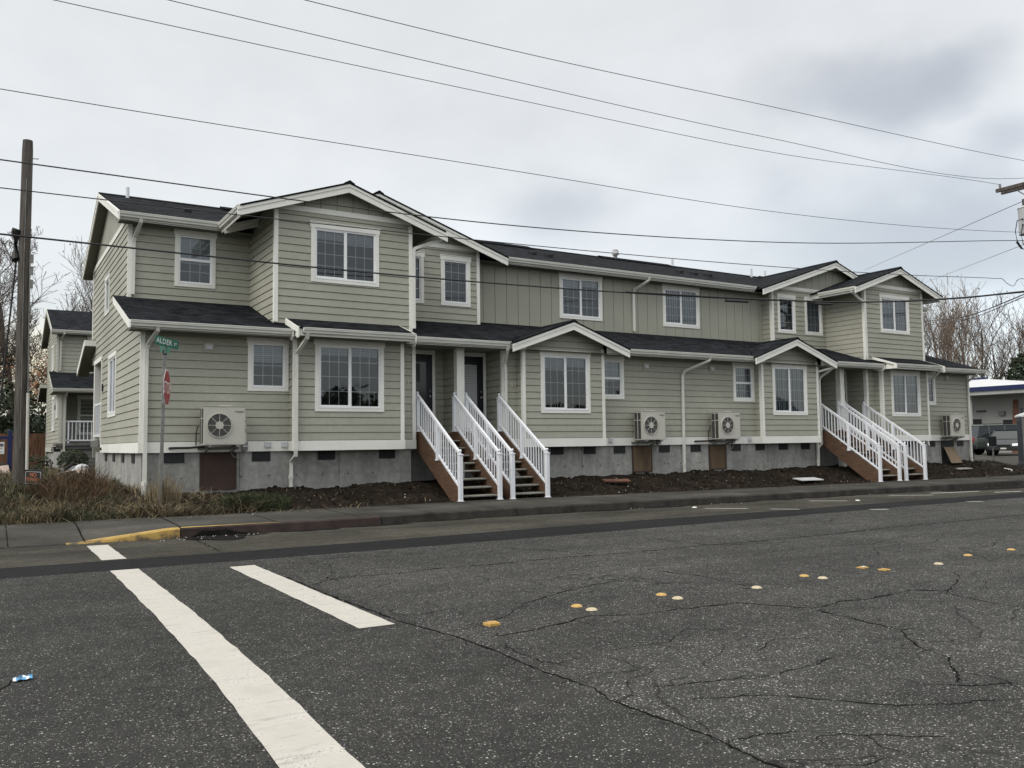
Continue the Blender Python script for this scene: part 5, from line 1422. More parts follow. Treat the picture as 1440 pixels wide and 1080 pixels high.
def reg_bank(r_):
    x = 4 + 28 * r_.random(); return x, backY(x) + .1 + 1.9 * r_.random(), .35 + .5 * noise.noise((x * .6, 2, 2))
tag(blades('bank_straw', reg_bank, 420, .03, .12, ['grass_tan', 'grass_dry', 'grass_green'], lambda x, y: soil_h(x, y), 15, lean=1.6, wd=.005), 'sparse straw and sprouting weeds on the soil bed', 'weeds', kind='stuff')
def reg_yard(r_):
    x = r_.uniform(-3, 5.5); y = r_.uniform(5.5, 21); 
    return (x, y, .5) if x < 2.5 or y > 10 else (x, y, 0)
tag(blades('yard_grass', reg_yard, 6000, .06, .25, ['grass_dry', 'grass_green', 'grass_tan'], hl, 8, wd=.010), 'thin rough grass of the side yard behind the pole', 'grass', kind='stuff')
def reg_post(r_):
    a = r_.uniform(0, 6.28); d = r_.random(); return 3.0 + .35 * d * math.cos(a), -1.2 + .35 * d * math.sin(a), 1
tag(blades('weed_clump', reg_post, 420, .35, .85, ['grass_dry', 'grass_tan'], lambda x, y: soil_h(max(x, 2.61), y), 9, lean=.25, wd=.004), 'thin dry brown weeds standing round the foot of the sign post', 'weeds')
def reg_mound(r_):
    a = r_.uniform(0, 6.28); d = r_.random() ** .6; return 1.55 + .72 * d * math.cos(a), .9 + 1.3 * d * math.sin(a), 1
tag(blades('weed_clump', reg_mound, 4200, .24, .62, ['grass_rust', 'grass_rust', 'grass_dark', 'grass_dry', 'grass_tan'], hl, 10, lean=.7, wd=.005), 'tall rusty brown weeds heaped left of the corner foundation', 'weeds')

# ------------------------------------------------------------------ the second house behind, same build, 22 m back
H = thing('house', 'sage green house behind the left end, dark roof and white porch railing', 'house', (6, 26, .5))
D = 22.0
def hb(name, fn, **k):
    m = MB(); fn(m); return m.build(name, H, **k)
def f(m):
    siding(m, FRONT(D + 2.1), 2.75, 12, 4.85, 6.62)
hb('wall', f, fix=False)
hb('wall', lambda m: (siding(m, LEFT(2.75), -30.4, -24.1, 4.2, 6.9, [], [(.352, 1, RIDGE_Z - .10 - .352 * (27.85))]), siding(m, LEFT(2.75), -30.4, -22.0, Z0, 4.2, [], [(1 / 3, 1, 4.15 + 21.5 / 3)])), fix=False)
hb('gable_panel', lambda m: battens(m, LEFT(2.75), -30.8, -24.0, 6.83, 8.2, (), [(.352, 1, RIDGE_Z - .05 - .352 * 27.85), (-.373, 1, RIDGE_Z - .05 + .373 * 27.85)]))
hb('wall', lambda m: siding(m, FRONT(D + 1.65), 2.9, 12, 1.7, 3.9), fix=False)
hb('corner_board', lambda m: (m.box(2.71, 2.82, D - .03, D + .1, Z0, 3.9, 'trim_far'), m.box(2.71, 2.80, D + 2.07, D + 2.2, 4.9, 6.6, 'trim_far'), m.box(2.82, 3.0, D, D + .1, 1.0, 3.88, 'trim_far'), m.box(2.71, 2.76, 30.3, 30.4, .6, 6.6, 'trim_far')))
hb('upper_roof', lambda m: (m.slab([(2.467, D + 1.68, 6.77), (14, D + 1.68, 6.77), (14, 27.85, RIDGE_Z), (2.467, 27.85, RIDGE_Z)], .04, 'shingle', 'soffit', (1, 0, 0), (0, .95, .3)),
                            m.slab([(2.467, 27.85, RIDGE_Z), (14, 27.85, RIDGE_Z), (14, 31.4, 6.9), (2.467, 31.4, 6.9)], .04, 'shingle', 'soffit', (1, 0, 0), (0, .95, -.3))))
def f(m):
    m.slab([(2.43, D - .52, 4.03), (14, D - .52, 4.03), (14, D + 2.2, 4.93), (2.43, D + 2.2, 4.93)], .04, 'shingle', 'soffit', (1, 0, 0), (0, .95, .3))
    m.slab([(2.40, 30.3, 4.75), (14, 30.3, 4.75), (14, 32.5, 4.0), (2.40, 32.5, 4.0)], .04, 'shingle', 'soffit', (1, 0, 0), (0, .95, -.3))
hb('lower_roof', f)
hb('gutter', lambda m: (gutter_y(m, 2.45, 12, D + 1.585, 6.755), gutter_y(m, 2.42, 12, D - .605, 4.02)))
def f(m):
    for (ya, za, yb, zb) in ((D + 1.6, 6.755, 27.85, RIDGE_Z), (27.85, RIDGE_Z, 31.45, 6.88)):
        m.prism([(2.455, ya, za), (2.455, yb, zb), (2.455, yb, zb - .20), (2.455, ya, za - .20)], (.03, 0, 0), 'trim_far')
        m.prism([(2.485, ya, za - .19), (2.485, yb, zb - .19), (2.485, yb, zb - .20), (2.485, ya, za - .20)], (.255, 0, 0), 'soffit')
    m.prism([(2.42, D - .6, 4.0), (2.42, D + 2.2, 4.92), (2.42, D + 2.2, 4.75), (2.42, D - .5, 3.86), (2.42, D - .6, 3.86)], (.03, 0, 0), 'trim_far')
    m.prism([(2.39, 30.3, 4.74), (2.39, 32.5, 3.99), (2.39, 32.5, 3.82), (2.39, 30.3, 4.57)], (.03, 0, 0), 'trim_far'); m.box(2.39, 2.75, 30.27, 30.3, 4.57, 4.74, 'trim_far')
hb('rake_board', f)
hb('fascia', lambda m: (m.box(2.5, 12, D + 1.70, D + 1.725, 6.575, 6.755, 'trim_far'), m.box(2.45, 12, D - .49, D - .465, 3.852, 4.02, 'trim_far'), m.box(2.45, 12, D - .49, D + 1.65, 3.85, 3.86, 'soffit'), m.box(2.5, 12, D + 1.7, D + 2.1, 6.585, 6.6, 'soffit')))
hb('downspout', lambda m: (m.rtube([(2.98, D - .5, 3.9), (2.95, D - .1, 3.6), (2.93, D - .06, 3.4), (2.93, D - .06, .6)], .038, .03, 'trim_far'), m.rtube([(2.98, D + 1.6, 6.6), (2.88, D + 2.0, 6.3), (2.86, D + 2.04, 4.95)], .038, .03, 'trim_far')))
hb('foundation', lambda m: (m.box(2.80, 3.1, D + .05, 30.4, 0, 1.36, 'concrete'), m.box(2.70, 2.80, D + 4, 30.4, 1.36, Z0, 'trim_far')))
hb('porch_skirt', lambda m: siding(m, FRONT(D + .06), 3.0, 9, .3, 1.5, mat='deck_dark'), fix=False)
hb('porch_deck', lambda m: (m.box(2.62, 9, D - .08, D + 1.7, 1.62, 1.72, 'deck_dark'), m.box(2.66, 9, D - .02, D + .05, 1.48, 1.62, 'deck_dark')))
pr_ = hb('porch_railing', lambda m: (m.box(3.0, 6.8, D - .02, D + .04, 2.62, 2.68, 'rail_white'), m.box(3.0, 6.8, D - .02, D + .04, 1.82, 1.87, 'rail_white'), m.box(3.06, 3.12, D - .02, D + .04, 1.72, 2.64, 'rail_white'), m.box(4.72, 4.78, D - .02, D + .04, 1.72, 2.64, 'rail_white')))
for i in range(24):
    m = MB(); m.box(3.22 + i * .148, 3.25 + i * .148, D, D + .025, 1.86, 2.63, 'rail_white'); m.build('baluster', pr_)
window(H, FRONT(D + 1.62), 3.55, 5.0, 2.1, 3.85, kind='hung', cols=2, blind=None)
window(H, FRONT(D + 2.06), 3.95, 5.3, 5.3, 6.6, kind='slider', blind=None)
window(H, LEFT(2.71), -25.6, -24.5, 2.3, 3.85, kind='fixed', cols=2, blind='half'); window(H, LEFT(2.71), -23.3, -22.6, 2.8, 3.9, kind='fixed', cols=2, blind=None, room=False)
window(H, LEFT(2.71), -26.6, -25.6, 5.1, 6.3, kind='fixed', cols=2, blind='half')
hb('meter_box', lambda m: (m.box(2.66, 2.72, 23.7, 23.85, 3.2, 3.4, 'dark'), m.box(2.66, 2.70, 25.2, 25.35, 1.42, 1.5, 'dark')))

# fence behind
fz = lambda x: land(x, 31)
fn = thing('wooden_fence', 'brown vertical board fence beside the house behind', 'fence', (0, 31.2, .6))
m = MB(); x = -9
while x < 2.7:
    m.box(x, x + .138, 31.18, 31.2, .55, 2.30 + random.uniform(-.015, .015), 'fence_wood'); x += .146
m.build('boards', fn)
m = MB()
for z in (.9, 1.9): m.box(-9, 2.7, 31.2, 31.24, z, z + .09, 'fence_wood')
m.build('rails', fn)
for x in (-8, -5.6, -3.2, -.8, 1.6):
    m = MB(); m.box(x, x + .1, 31.24, 31.34, .4, 2.2, 'fence_wood'); m.build('post', fn)

# ------------------------------------------------------------------ vegetation
def leafball(m, c, r, n, size, mat, rnd, sq=(1, 1, 1), shell=.4):
    mi = m.mid(mat)
    for _ in range(n):
        while True:
            d = Vector((rnd.uniform(-1, 1), rnd.uniform(-1, 1), rnd.uniform(-1, 1)))
            if .05 < d.length < 1: break
        d = d.normalized() * (d.length ** shell)
        if noise.noise((d.x * 2.2 + c[0], d.y * 2.2 + c[1], d.z * 2.2)) < -.18: continue
        p = Vector((c[0] + d.x * r * sq[0], c[1] + d.y * r * sq[1], c[2] + d.z * r * sq[2]))
        a = Vector((rnd.uniform(-1, 1), rnd.uniform(-1, 1), rnd.uniform(-1, 1))).normalized(); b_ = a.cross(d.normalized()); b_ = b_.normalized() if b_.length > .01 else Vector((1, 0, 0))
        s_ = size * rnd.uniform(.5, 1.4); k = len(m.v)
        m.v += [tuple(p - a * s_), tuple(p + b_ * s_ * .5), tuple(p + a * s_), tuple(p - b_ * s_ * .5)]
        m.f.append((k, k + 1, k + 2, k + 3)); m.mi.append(mi); m.uv.append(None)
rs = random.Random(12)
t = thing('shrub', 'dark round evergreen shrub before the porch of the house behind', 'shrub', (3.15, 20.3, .55))
m = MB(); leafball(m, (3.15, 20.3, .98), .58, 2600, .05, 'leaf_dark', rs, (1, 1, .85)); m.build('foliage', t, fix=False)
m = MB()
for i in range(6): m.tube([(3.15, 20.3, .5), (3.15 + .3 * math.cos(i), 20.3 + .3 * math.sin(i), 1.1)], .015, 'bark', 5)
m.build('stem', t)
t = thing('shrub', 'low scraggly dark shrub right of the pole', 'shrub', (1.75, 17.5, .5))
m = MB(); leafball(m, (1.75, 17.5, .85), .55, 900, .05, 'leaf_dark', rs, (1, 1, .8)); m.build('foliage', t, fix=False)
m = MB(); m.tube([(1.75, 17.5, .4), (1.8, 17.5, .9)], .02, 'bark', 5); m.build('stem', t)
# brush and evergreen mass behind the fence
m = MB()
for i in range(26):
    x = rs.uniform(-8, 5); y = rs.uniform(34, 44); z = rs.uniform(1.0, 4.0); leafball(m, (x, y, z), rs.uniform(1.4, 2.4), 700, .16, 'leaf_dark' if i % 3 else 'conifer', rs)
for i in range(9):
    x = rs.uniform(-6, 5); y = rs.uniform(36, 44); leafball(m, (x, y, rs.uniform(4, 7.0)), rs.uniform(1.2, 2.0), 220, .12, 'leaf_rust', rs)
tag(m.build('undergrowth', fix=False), 'dark tangled brush and undergrowth behind the wooden fence', 'undergrowth', kind='stuff')

def bare_tree(name, x, y, h, label, seed, mat='bark', spread_=.55, group=None, leaves=0, r0=None, upright=.5, maxn=1500, leafmat='leaf_rust', first=.25, fork=False, lean=(0, 0), tip=.011):
    rnd = random.Random(seed); z0 = land(x, y) - .3 if y < 200 else 0
    t = thing(name, label, 'tree', (x, y, z0), group=group)
    trunk = MB(); crown = MB(); lf = MB(); cnt = [0]; tips = []
    r0 = r0 or h * .014
    queue = [(Vector((x, y, z0)), Vector((lean[0], lean[1], 1)).normalized(), h * .86, r0, 0)]
    while queue and cnt[0] < maxn:
        p, d, L, r, lvl = queue.pop(0); cnt[0] += 1
        mb = trunk if lvl == 0 else crown
        n = 6 if lvl < 2 else (4 if lvl == 2 else 3)
        pts = [p]; q = p.copy(); dd = d.copy(); k = max(2, min(6, int(L / (h * .045)) + 1)) if lvl < 3 else (3 if lvl == 3 else 2)
        for i in range(k):
            dd = (dd + Vector((rnd.uniform(-1, 1), rnd.uniform(-1, 1), rnd.uniform(-.4, .9))) * (.10 + .05 * lvl)).normalized()
            q = q + dd * (L / k); pts.append(q.copy())
        r1 = max(tip, r * (.35 if lvl else .22))
        mb.tube(pts, r, mat, n, False, r1)
        tips.append(q)
        if lvl >= 5 or L < .25: continue
        nb = [11, 8, 7, 6, 4][lvl]
        if fork and lvl == 0: nb = 7
        for i in range(nb):
            f0 = first if lvl == 0 else .15
            fr_ = f0 + (1 - f0) * (i + rnd.random() * .8) / nb; fr_ = min(fr_, .98)
            idx = fr_ * k; i0 = min(k - 1, int(idx)); a = pts[i0].lerp(pts[i0 + 1], idx - i0)
            ax = Vector((rnd.uniform(-1, 1), rnd.uniform(-1, 1), rnd.uniform(-.2, .5))).normalized()
            side = dd.cross(ax).normalized()
            nd_ = (dd * (1 - spread_) + side * spread_ * rnd.uniform(.7, 1.3) + Vector((0, 0, upright * rnd.uniform(.3, 1)))).normalized()
            ln = L * (.62 if lvl == 0 else .58) * (1.15 - .6 * fr_) * rnd.uniform(.75, 1.2)
            queue.append((a, nd_, ln, max(tip, (r + (r1 - r) * fr_) * rnd.uniform(.42, .62)), lvl + 1))
    trunk.build('trunk', t, fix=False); crown.build('crown', t, fix=False)
    if leaves:
        for i in range(leaves):
            p = rnd.choice(tips); s_ = rnd.uniform(.05, .12); p = p + Vector((rnd.uniform(-.3, .3), rnd.uniform(-.3, .3), rnd.uniform(-.3, .3)))
            a = Vector((rnd.uniform(-1, 1), rnd.uniform(-1, 1), rnd.uniform(-1, 1))).normalized() * s_; b_ = Vector((rnd.uniform(-1, 1), rnd.uniform(-1, 1), rnd.uniform(-1, 1))).normalized() * s_
            lf.poly([p, p + a, p + a + b_, p + b_], leafmat)
        lf.build('leaves', t, fix=False)
    return t
GL = 'bare trees behind the house at the left'
bare_tree('bare_tree', 1.75, 47, 15.5, 'largest bare tree with dark forking limbs just behind the left pole', 3, spread_=.62, group=GL, r0=.30, maxn=3000, fork=True, first=.25, upright=.35, tip=.013)
bare_tree('bare_tree', 4.3, 52, 12.5, 'bare tree with fine arching branches between the pole and the house roof', 8, spread_=.7, group=GL, maxn=2000, upright=.2, tip=.012)
bare_tree('bare_tree', 7.4, 55, 14.2, 'slender bare tree rising over the middle of the far house roof', 15, spread_=.45, group=GL, maxn=1200, upright=.8, tip=.012)
bare_tree('bare_tree', 8.9, 57, 14.8, 'slender bare tree close beside the main gable end, a few rusty leaves on it', 21, spread_=.45, group=GL, maxn=1400, upright=.7, leaves=160, tip=.012)
bare_tree('bare_tree', 3.2, 42, 7.5, 'small tree holding rusty leaves above the fence', 26, spread_=.75, group=GL, maxn=900, upright=.15, leaves=1200, tip=.012)
bare_tree('bare_tree', -.6, 44, 11, 'bare tree at the very left edge beyond the fence', 33, spread_=.6, group=GL, maxn=3000, tip=.012)
GR = 'bare trees beyond the right end of the building'
RT = [(66.0, 25.6, 12.5, .4, 0, 'first bare tree right of the upper gable, slim and straight'), (68.0, 25.8, 11.0, .5, 0, 'second bare tree right of the upper gable'),
      (69.0, 24.2, 12.8, .55, 420, 'bare tree with a bushy rusty brown crown above the lower roof edge'), (71.0, 24.6, 13.6, .45, 500, 'tall bare tree with rusty leaf clusters near the end of the lower roof'),
      (72.2, 23.8, 12.6, .42, 60, 'slim bare tree right of the rusty crowned ones'), (73.0, 22.6, 12.4, .5, 0, 'bare tree forking low above the lower gutter end'),
      (75.2, 22.6, 11.2, .55, 0, 'bare forked tree standing alone right of the gutter end'), (78.8, 20.6, 13.2, .6, 300, 'bare tree at the right picture edge with reddish leaf tufts'),
      (80.5, 22.5, 11.8, .6, 260, 'second bare tree at the right picture edge')]
for i, (x, y, h, sp, lv, lab) in enumerate(RT):
    bare_tree('bare_tree', x, y, h, lab, 40 + i * 7, mat='bark_pale' if i in (2, 3, 4) else 'bark', spread_=sp, group=GR, leaves=lv, maxn=560, upright=.75, first=.16, tip=.012, fork=(i in (5, 6)))
t = thing('evergreen_tree', 'dark ragged evergreen above the blue edged roof at the right', 'tree', (76.5, 21.2, 0)); rr_ = random.Random(5)
m = MB(); m.tube([(76.5, 21.2, 0), (76.5, 21.2, 8.6)], .16, 'bark', 7, True, .02); m.build('trunk', t)
m = MB()
for i in range(16):
    z = 2.5 + i * .4; leafball(m, (76.5 + rr_.uniform(-.3, .3), 21.2 + rr_.uniform(-.3, .3), z), 2.3 * (1 - (i / 17) ** 1.2) + .25, 330, .16, 'conifer', rr_, (1, 1, .35))
m.build('crown', t, fix=False)
m = MB()
for i in range(12): leafball(m, (30.5 + 3.2 * i + 8, 40 + rr_.uniform(-4, 4), 1.4), 2.4, 260, .2, 'leaf_dark', rr_, (1.6, 1, .6))
tag(m.build('distant_bushes', fix=False), 'low dark bushes far behind the building', 'bushes', kind='stuff')
# woods on the far side of the street, behind the photographer, that the windows reflect
m = MB()
for i in range(46):
    x = -30 + i * 2.6 + rr_.uniform(-1, 1); leafball(m, (x, -46 + rr_.uniform(-3, 3), rr_.uniform(1.5, 3.6)), rr_.uniform(2.2, 3.6), 900, .40, 'leaf_dark', rr_, (1, .8, 1))
tag(m.build('opposite_woods', fix=False), 'dark leafy growth across the street, seen reflected in the lower windows', 'woods', kind='stuff')

# ------------------------------------------------------------------ rubbish heap beside the gable end
z = .62
t = tag(MB().build('dummy'), 'x') if False else None
m = MB(); m.prism([(2.0, 12.6, z + .05), (2.66, 11.4, z + .10), (3.1, 12.8, z + .20), (2.4, 14.2, z + .12)], (0, 0, -.05), 'weathered')
m.prism([(2.3, 11.8, z + .12), (3.0, 12.0, z + .22), (2.7, 13.6, z + .30), (2.2, 13.2, z + .2)], (0, 0, -.03), 'weathered')
tag(m.build('scrap_boards', loc=(2.5, 12.8, z)), 'weathered grey boards lying in a heap beside the left gable end', 'boards')
m = MB(); m.rtube([(2.05, 11.2, z + .08), (2.62, 10.9, z + .22)], .05, .012, 'plank_pink'); tag(m.build('scrap_plank', loc=(2.3, 11, z)), 'long pale plank lying across the front of the grey boards', 'plank')
m = MB(); m.prism([(2.45, 10.2, z + .14), (2.74, 9.6, z + .12), (2.76, 10.6, z + .26), (2.5, 11.1, z + .26)], (0, 0, -.03), 'plank_pink'); tag(m.build('pale_panel', loc=(2.6, 10.3, z)), 'pale pinkish panel tipped on the heap against the foundation', 'panel')
m = MB(); rnd = random.Random(4)
m.sphere((2.66, 11.0, z + .26), .16, 'plastic_white', 10, (1.2, 1.0, .8)); m.sphere((2.52, 10.9, z + .20), .12, 'plastic_white', 8, (1.3, 1, .6))
m.v = [(a + .03 * noise.noise((a * 9, b2 * 9, c * 9)), b2 + .03 * noise.noise((b2 * 9, c * 9, a)), c + .03 * noise.noise((c * 9, a * 9, 3))) for a, b2, c in m.v]
tag(m.build('plastic_bag', loc=(2.6, 11, z)), 'white plastic sheeting bundled on top of the heap', 'bag')
m = MB(); m.tube([(2.2, 11.5, z + .2), (2.45, 11.4, z + .38), (2.6, 11.5, z + .34), (2.74, 11.6, z + .2)], .05, 'rubber', 8); tag(m.build('black_hose', loc=(2.4, 11.5, z)), 'black plastic tube arched over the heap behind the white bundle', 'hose')
zg = land(.6, 16.3)
m = MB(); m.prism([(.25, 16.2, zg + .02), (.85, 16.0, zg + .02), (.80, 16.5, zg + .30), (.30, 16.7, zg + .24)], (0, 0, -.04), 'plank_pink'); tag(m.build('pale_panel', loc=(.5, 16.3, zg)), 'small pale board lying at the foot of the blue post', 'panel')
m = MB(); m.sphere((.55, 16.8, zg + .22), .24, 'rubber', 10, (1.3, 1, .7)); tag(m.build('black_bag', loc=(.5, 16.8, zg)), 'black rubbish bag behind the blue post', 'bag')

# ------------------------------------------------------------------ right background: shop with a blue-edged roof, two vehicles, portable toilet
S = thing('shop_building', 'low grey building with a white roof and blue fascia at the right edge', 'building', (64, 25, .3))
m = MB(); m.box(60, 76, 12.3, 44, 0, 4.5, 'far_wall'); m.build('wall', S)
m = MB(); A = (57.9, 11.1, 4.88)
m.poly([A, (57.9, 46, 4.88), (63.6, 40, 5.80), (63.6, 17.0, 5.80)], 'white_roof'); m.poly([A, (63.6, 17.0, 5.80), (72, 17, 5.8), (78, 11.1, 4.88)], 'white_roof')
m.poly([(63.6, 17, 5.8), (63.6, 40, 5.8), (72, 40, 5.8), (72, 17, 5.8)], 'white_roof'); m.build('roof', S)
m = MB(); m.box(57.86, 57.92, 11.0, 46, 4.60, 4.90, 'far_blue'); m.box(57.92, 78, 11.0, 11.08, 4.60, 4.90, 'far_blue'); m.build('fascia', S)
m = MB(); m.box(57.95, 78, 11.1, 46, 4.35, 4.60, 'far_wall'); m.build('soffit', S)
m = MB(); m.box(63.5, 63.75, 16.9, 40, 5.80, 5.92, 'far_blue'); m.build('ridge_cap', S)
for y in (15.2, 24, 33):
    m = MB(); m.box(58.3, 58.55, y, y + .25, 0, 4.35, 'trim'); m.build('canopy_post', S)
for (y0, y1, z0, z1, mt) in ((15.4, 17.5, 2.35, 2.75, 'dark'), (12.9, 13.9, 2.2, 2.65, 'car_glass')):
    m = MB(); m.box(59.96, 60.0, y0, y1, z0, z1, mt); m.box(59.93, 59.96, y0 - .1, y1 + .1, z0 - .1, z0, 'trim'); m.build('window', S)
m = MB(); m.box(59.9, 60, 15.05, 15.7, 3.25, 3.35, 'ac_dark'); m.box(59.8, 60, 13.7, 14.1, 2.95, 3.25, 'ac_fin'); m.build('wall_lamp', S)
m = MB(); m.prism([(59.3, 12.6, .4), (59.3, 13.05, .4), (59.6, 12.95, 4.0), (59.6, 12.65, 4.0)], (.1, 0, 0), 'brick'); m.build('awning_panel', S)

def car(kind, label, loc, ang, paint):
    zg = loc[2]; t = thing('parked_' + kind, label, 'car', loc)
    suv = kind == 'suv'
    L, W, Hh = (4.7, .92, 1.76) if suv else (4.65, .88, 1.40)
    if suv: st = [(-2.35, .50, .95, .80), (-2.28, .35, 1.05, .88), (-1.0, .32, 1.08, .92), (.8, .32, 1.06, .92), (1.1, .34, 1.02, .91), (2.1, .38, .90, .88), (2.32, .45, .72, .78)]
    else: st = [(-2.32, .45, .80, .70), (-2.2, .30, .92, .80), (-1.5, .26, .95, .87), (.7, .26, .93, .88), (.95, .27, .90, .87), (1.9, .28, .76, .83), (2.2, .28, .62, .76), (2.32, .34, .50, .66)]
    m = MB(); ks = []
    for x, z0, z1, w in st:
        r_ = .10; ks.append(len(m.v))
        zc = (z0 + z1) / 2 + .05
        m.v += [(x, s_ * yy, zz) for yy, zz, s_ in ((w - .06, z0, -1), (w, z0 + .12, -1), (w + .015, zc, -1), (w - .02, z1 - .08, -1), (w - .12, z1, -1), (w - .12, z1, 1), (w - .02, z1 - .08, 1), (w + .015, zc, 1), (w, z0 + .12, 1), (w - .06, z0, 1))]
    mi = m.mid(paint)
    for a, b2 in zip(ks, ks[1:]):
        for j in range(10): m.f.append((a + j, a + (j + 1) % 10, b2 + (j + 1) % 10, b2 + j)); m.mi.append(mi); m.uv.append(None)
    m.f.append(tuple(ks[0] + j for j in range(10))); m.f.append(tuple(ks[-1] + j for j in range(10))); m.mi += [mi, mi]; m.uv += [None, None]
    def T(mb, name, par=None, **k):
        M_ = Matrix.Rotation(ang, 4, 'Z'); o = None
        mb.v = [tuple(M_ @ Vector(v)) for v in mb.v]
        mb.v = [(a + loc[0], b2 + loc[1], c + loc[2]) for a, b2, c in mb.v]
        return mb.build(name, par or t, **k)
    bd = T(m, 'body', smooth=False, bevel=.02)
    cab = [(-2.22, 1.05, .84), (-2.05, 1.70, .70), (.15, 1.74, .70), (1.0, 1.06, .84)] if suv else [(-1.75, .94, .80), (-1.0, 1.36, .62), (.0, 1.40, .62), (.95, .92, .80)]
    m = MB(); ks = []
    for x, z, w in cab: ks.append(len(m.v)); m.v += [(x, -w, z), (x, w, z)]
    gmi, pmi = m.mid('car_glass'), m.mid(paint)
    k0, k1, k2, k3 = ks
    for f_, mt in (((k0, k0 + 1, k1 + 1, k1), gmi), ((k1, k1 + 1, k2 + 1, k2), pmi), ((k2, k2 + 1, k3 + 1, k3), gmi), ((k0, k1, k2, k3), gmi), ((k0 + 1, k3 + 1, k2 + 1, k1 + 1), gmi)):
        m.f.append(f_); m.mi.append(mt); m.uv.append(None)
    T(m, 'cabin_glass')
    m = MB()     # roof and pillars
    (xa, za, wa), (xb, zb, wb), (xc, zc, wc), (xd, zd, wd_) = cab
    m.prism([(xb - .03, -wb - .01, zb), (xb - .03, wb + .01, zb), (xc + .03, wc + .01, zc), (xc + .03, -wc - .01, zc)], (0, 0, .03), paint)
    for s_ in (-1, 1):
        for a, b2 in (((xa, s_ * wa, za), (xb, s_ * wb, zb)), ((xd, s_ * wd_, zd), (xc, s_ * wc, zc)), ((-.6, s_ * (wa + .0), za), (-.6, s_ * (wb), zb)), ((xb + .55 if suv else xb - .1, s_ * wa, za), (xb + .55 if suv else xb, s_ * wb, zb))):
            m.tube([a, b2], .035, paint, 5)
        m.tube([(xb, s_ * wb, zb), (xc, s_ * wc, zc)], .03, paint, 5)
    if suv:
        for s_ in (-1, 1): m.tube([(-1.8, s_ * .6, 1.80), (-.1, s_ * .6, 1.84)], .018, 'dark', 5)
    T(m, 'roof')
    for x in (-1.40, 1.42):
        for s_ in (-1, 1):
            m = MB(); r_ = .36 if suv else .31; m.tube([(x, s_ * (W - .20), r_), (x, s_ * (W + .01), r_)], r_, 'rubber', 20)
            w_ = T(m, 'wheel')
            m = MB(); m.tube([(x, s_ * (W - .02), r_), (x, s_ * (W + .02), r_)], r_ * .6, 'galv', 12); T(m, 'rim', w_)
            m = MB()
            for k in range(9):
                a0, a1 = math.pi * k / 9, math.pi * (k + 1) / 9
                m.prism([(x + rr * math.cos(a), s_ * (W + .012), r_ + rr * math.sin(a)) for rr, a in ((r_ + .03, a0), (r_ + .08, a0), (r_ + .08, a1), (r_ + .03, a1))], (0, s_ * .012, 0), 'dark')
            T(m, 'wheel_arch', w_)
    for s_ in (-1, 1):
        m = MB()
        if suv: m.prism([(2.30, s_ * .50, .66), (2.30, s_ * .82, .66), (2.24, s_ * .84, .82), (2.24, s_ * .50, .82)], (.03, 0, 0), 'lamp_lens')
        else: m.prism([(2.24, s_ * .42, .52), (2.20, s_ * .74, .53), (2.10, s_ * .78, .66), (2.16, s_ * .42, .64)], (.06, 0, .02), 'lamp_lens')
        T(m, 'headlight')
        m = MB(); m.box(-2.37, -2.30, s_ * .62 - .10, s_ * .62 + .20 * (1 if s_ > 0 else 0) + .08, .80, 1.02, 'tail_red') if suv else m.box(-2.33, -2.28, min(s_ * .45, s_ * .75), max(s_ * .45, s_ * .75), .70, .82, 'tail_red'); T(m, 'tail_light')
    m = MB(); m.box(2.20, 2.34, -.70, .70, .30, .45, 'dark' if not suv else paint); m.box(2.26, 2.33, -.34, .34, .53, .62, 'dark'); m.box(-2.38, -2.25, -.80, .80, .42, .62, paint if not suv else 'dark'); T(m, 'bumper', bevel=.02)
    m = MB(); m.box(2.34, 2.35, -.14, .14, .36, .44, 'paint_white'); T(m, 'number_plate')
    for s_ in (-1, 1):
        m = MB(); m.box(.55, .72, s_ * (W + .08) - .07, s_ * (W + .08) + .07, 1.0 if suv else .92, 1.14 if suv else 1.04, paint); T(m, 'wing_mirror')
    return t
car('suv', 'grey green sports utility vehicle parked rear end towards the downspout', (51.4, 8.9, land(51, 9)), R(-34), 'car_green')
car('sedan', 'dark sedan parked nose towards the street beside the portable toilet', (49.6, 8.0, land(49, 8)), R(203), 'car_dark')

# portable toilet
t = thing('portable_toilet', 'blue grey portable toilet with a white roof cut by the right picture edge', 'portable toilet', (36.5, .3, land(36.2, .2)))
def TT(mb, name, **k):
    a = R(39 - 90); M_ = Matrix.Translation((35.95, -.07, land(36.2, .2) + .02)) @ Matrix.Rotation(a, 4, 'Z')
    mb.v = [tuple(M_ @ Vector(v)) for v in mb.v]; return mb.build(name, t, **k)
m = MB(); m.box(0, 1.1, 0, 1.15, .12, 2.02, 'plastic_bluegrey')
for i in range(6): m.box(-.012, 0, .12 + i * .17, .18 + i * .17, .25, 1.9, 'plastic_bluegrey')
m.box(-.02, .05, -.02, .05, .1, 2.03, 'ac_fin'); TT(m, 'cabin', bevel=.015)
m = MB(); m.box(-.05, 1.15, -.05, 1.2, 0, .12, 'dark'); TT(m, 'skid')
m = MB(); m.box(.14, .96, -.025, 0, .16, 1.92, 'plastic_bluegrey'); m.box(.2, .5, -.032, -.025, 1.35, 1.65, 'sign_white'); TT(m, 'door', bevel=.01)
m = MB(); m.prism([(-.06, -.06, 2.02), (1.16, -.06, 2.02), (1.16, -.06, 2.10), (.85, -.06, 2.24), (.25, -.06, 2.24), (-.06, -.06, 2.10)], (0, 1.27, 0), 'plastic_white'); TT(m, 'roof', bevel=.02)
m = MB(); m.tube([(.2, 1.0, 2.1), (.2, 1.0, 2.45)], .05, 'dark', 8); TT(m, 'vent_stack')

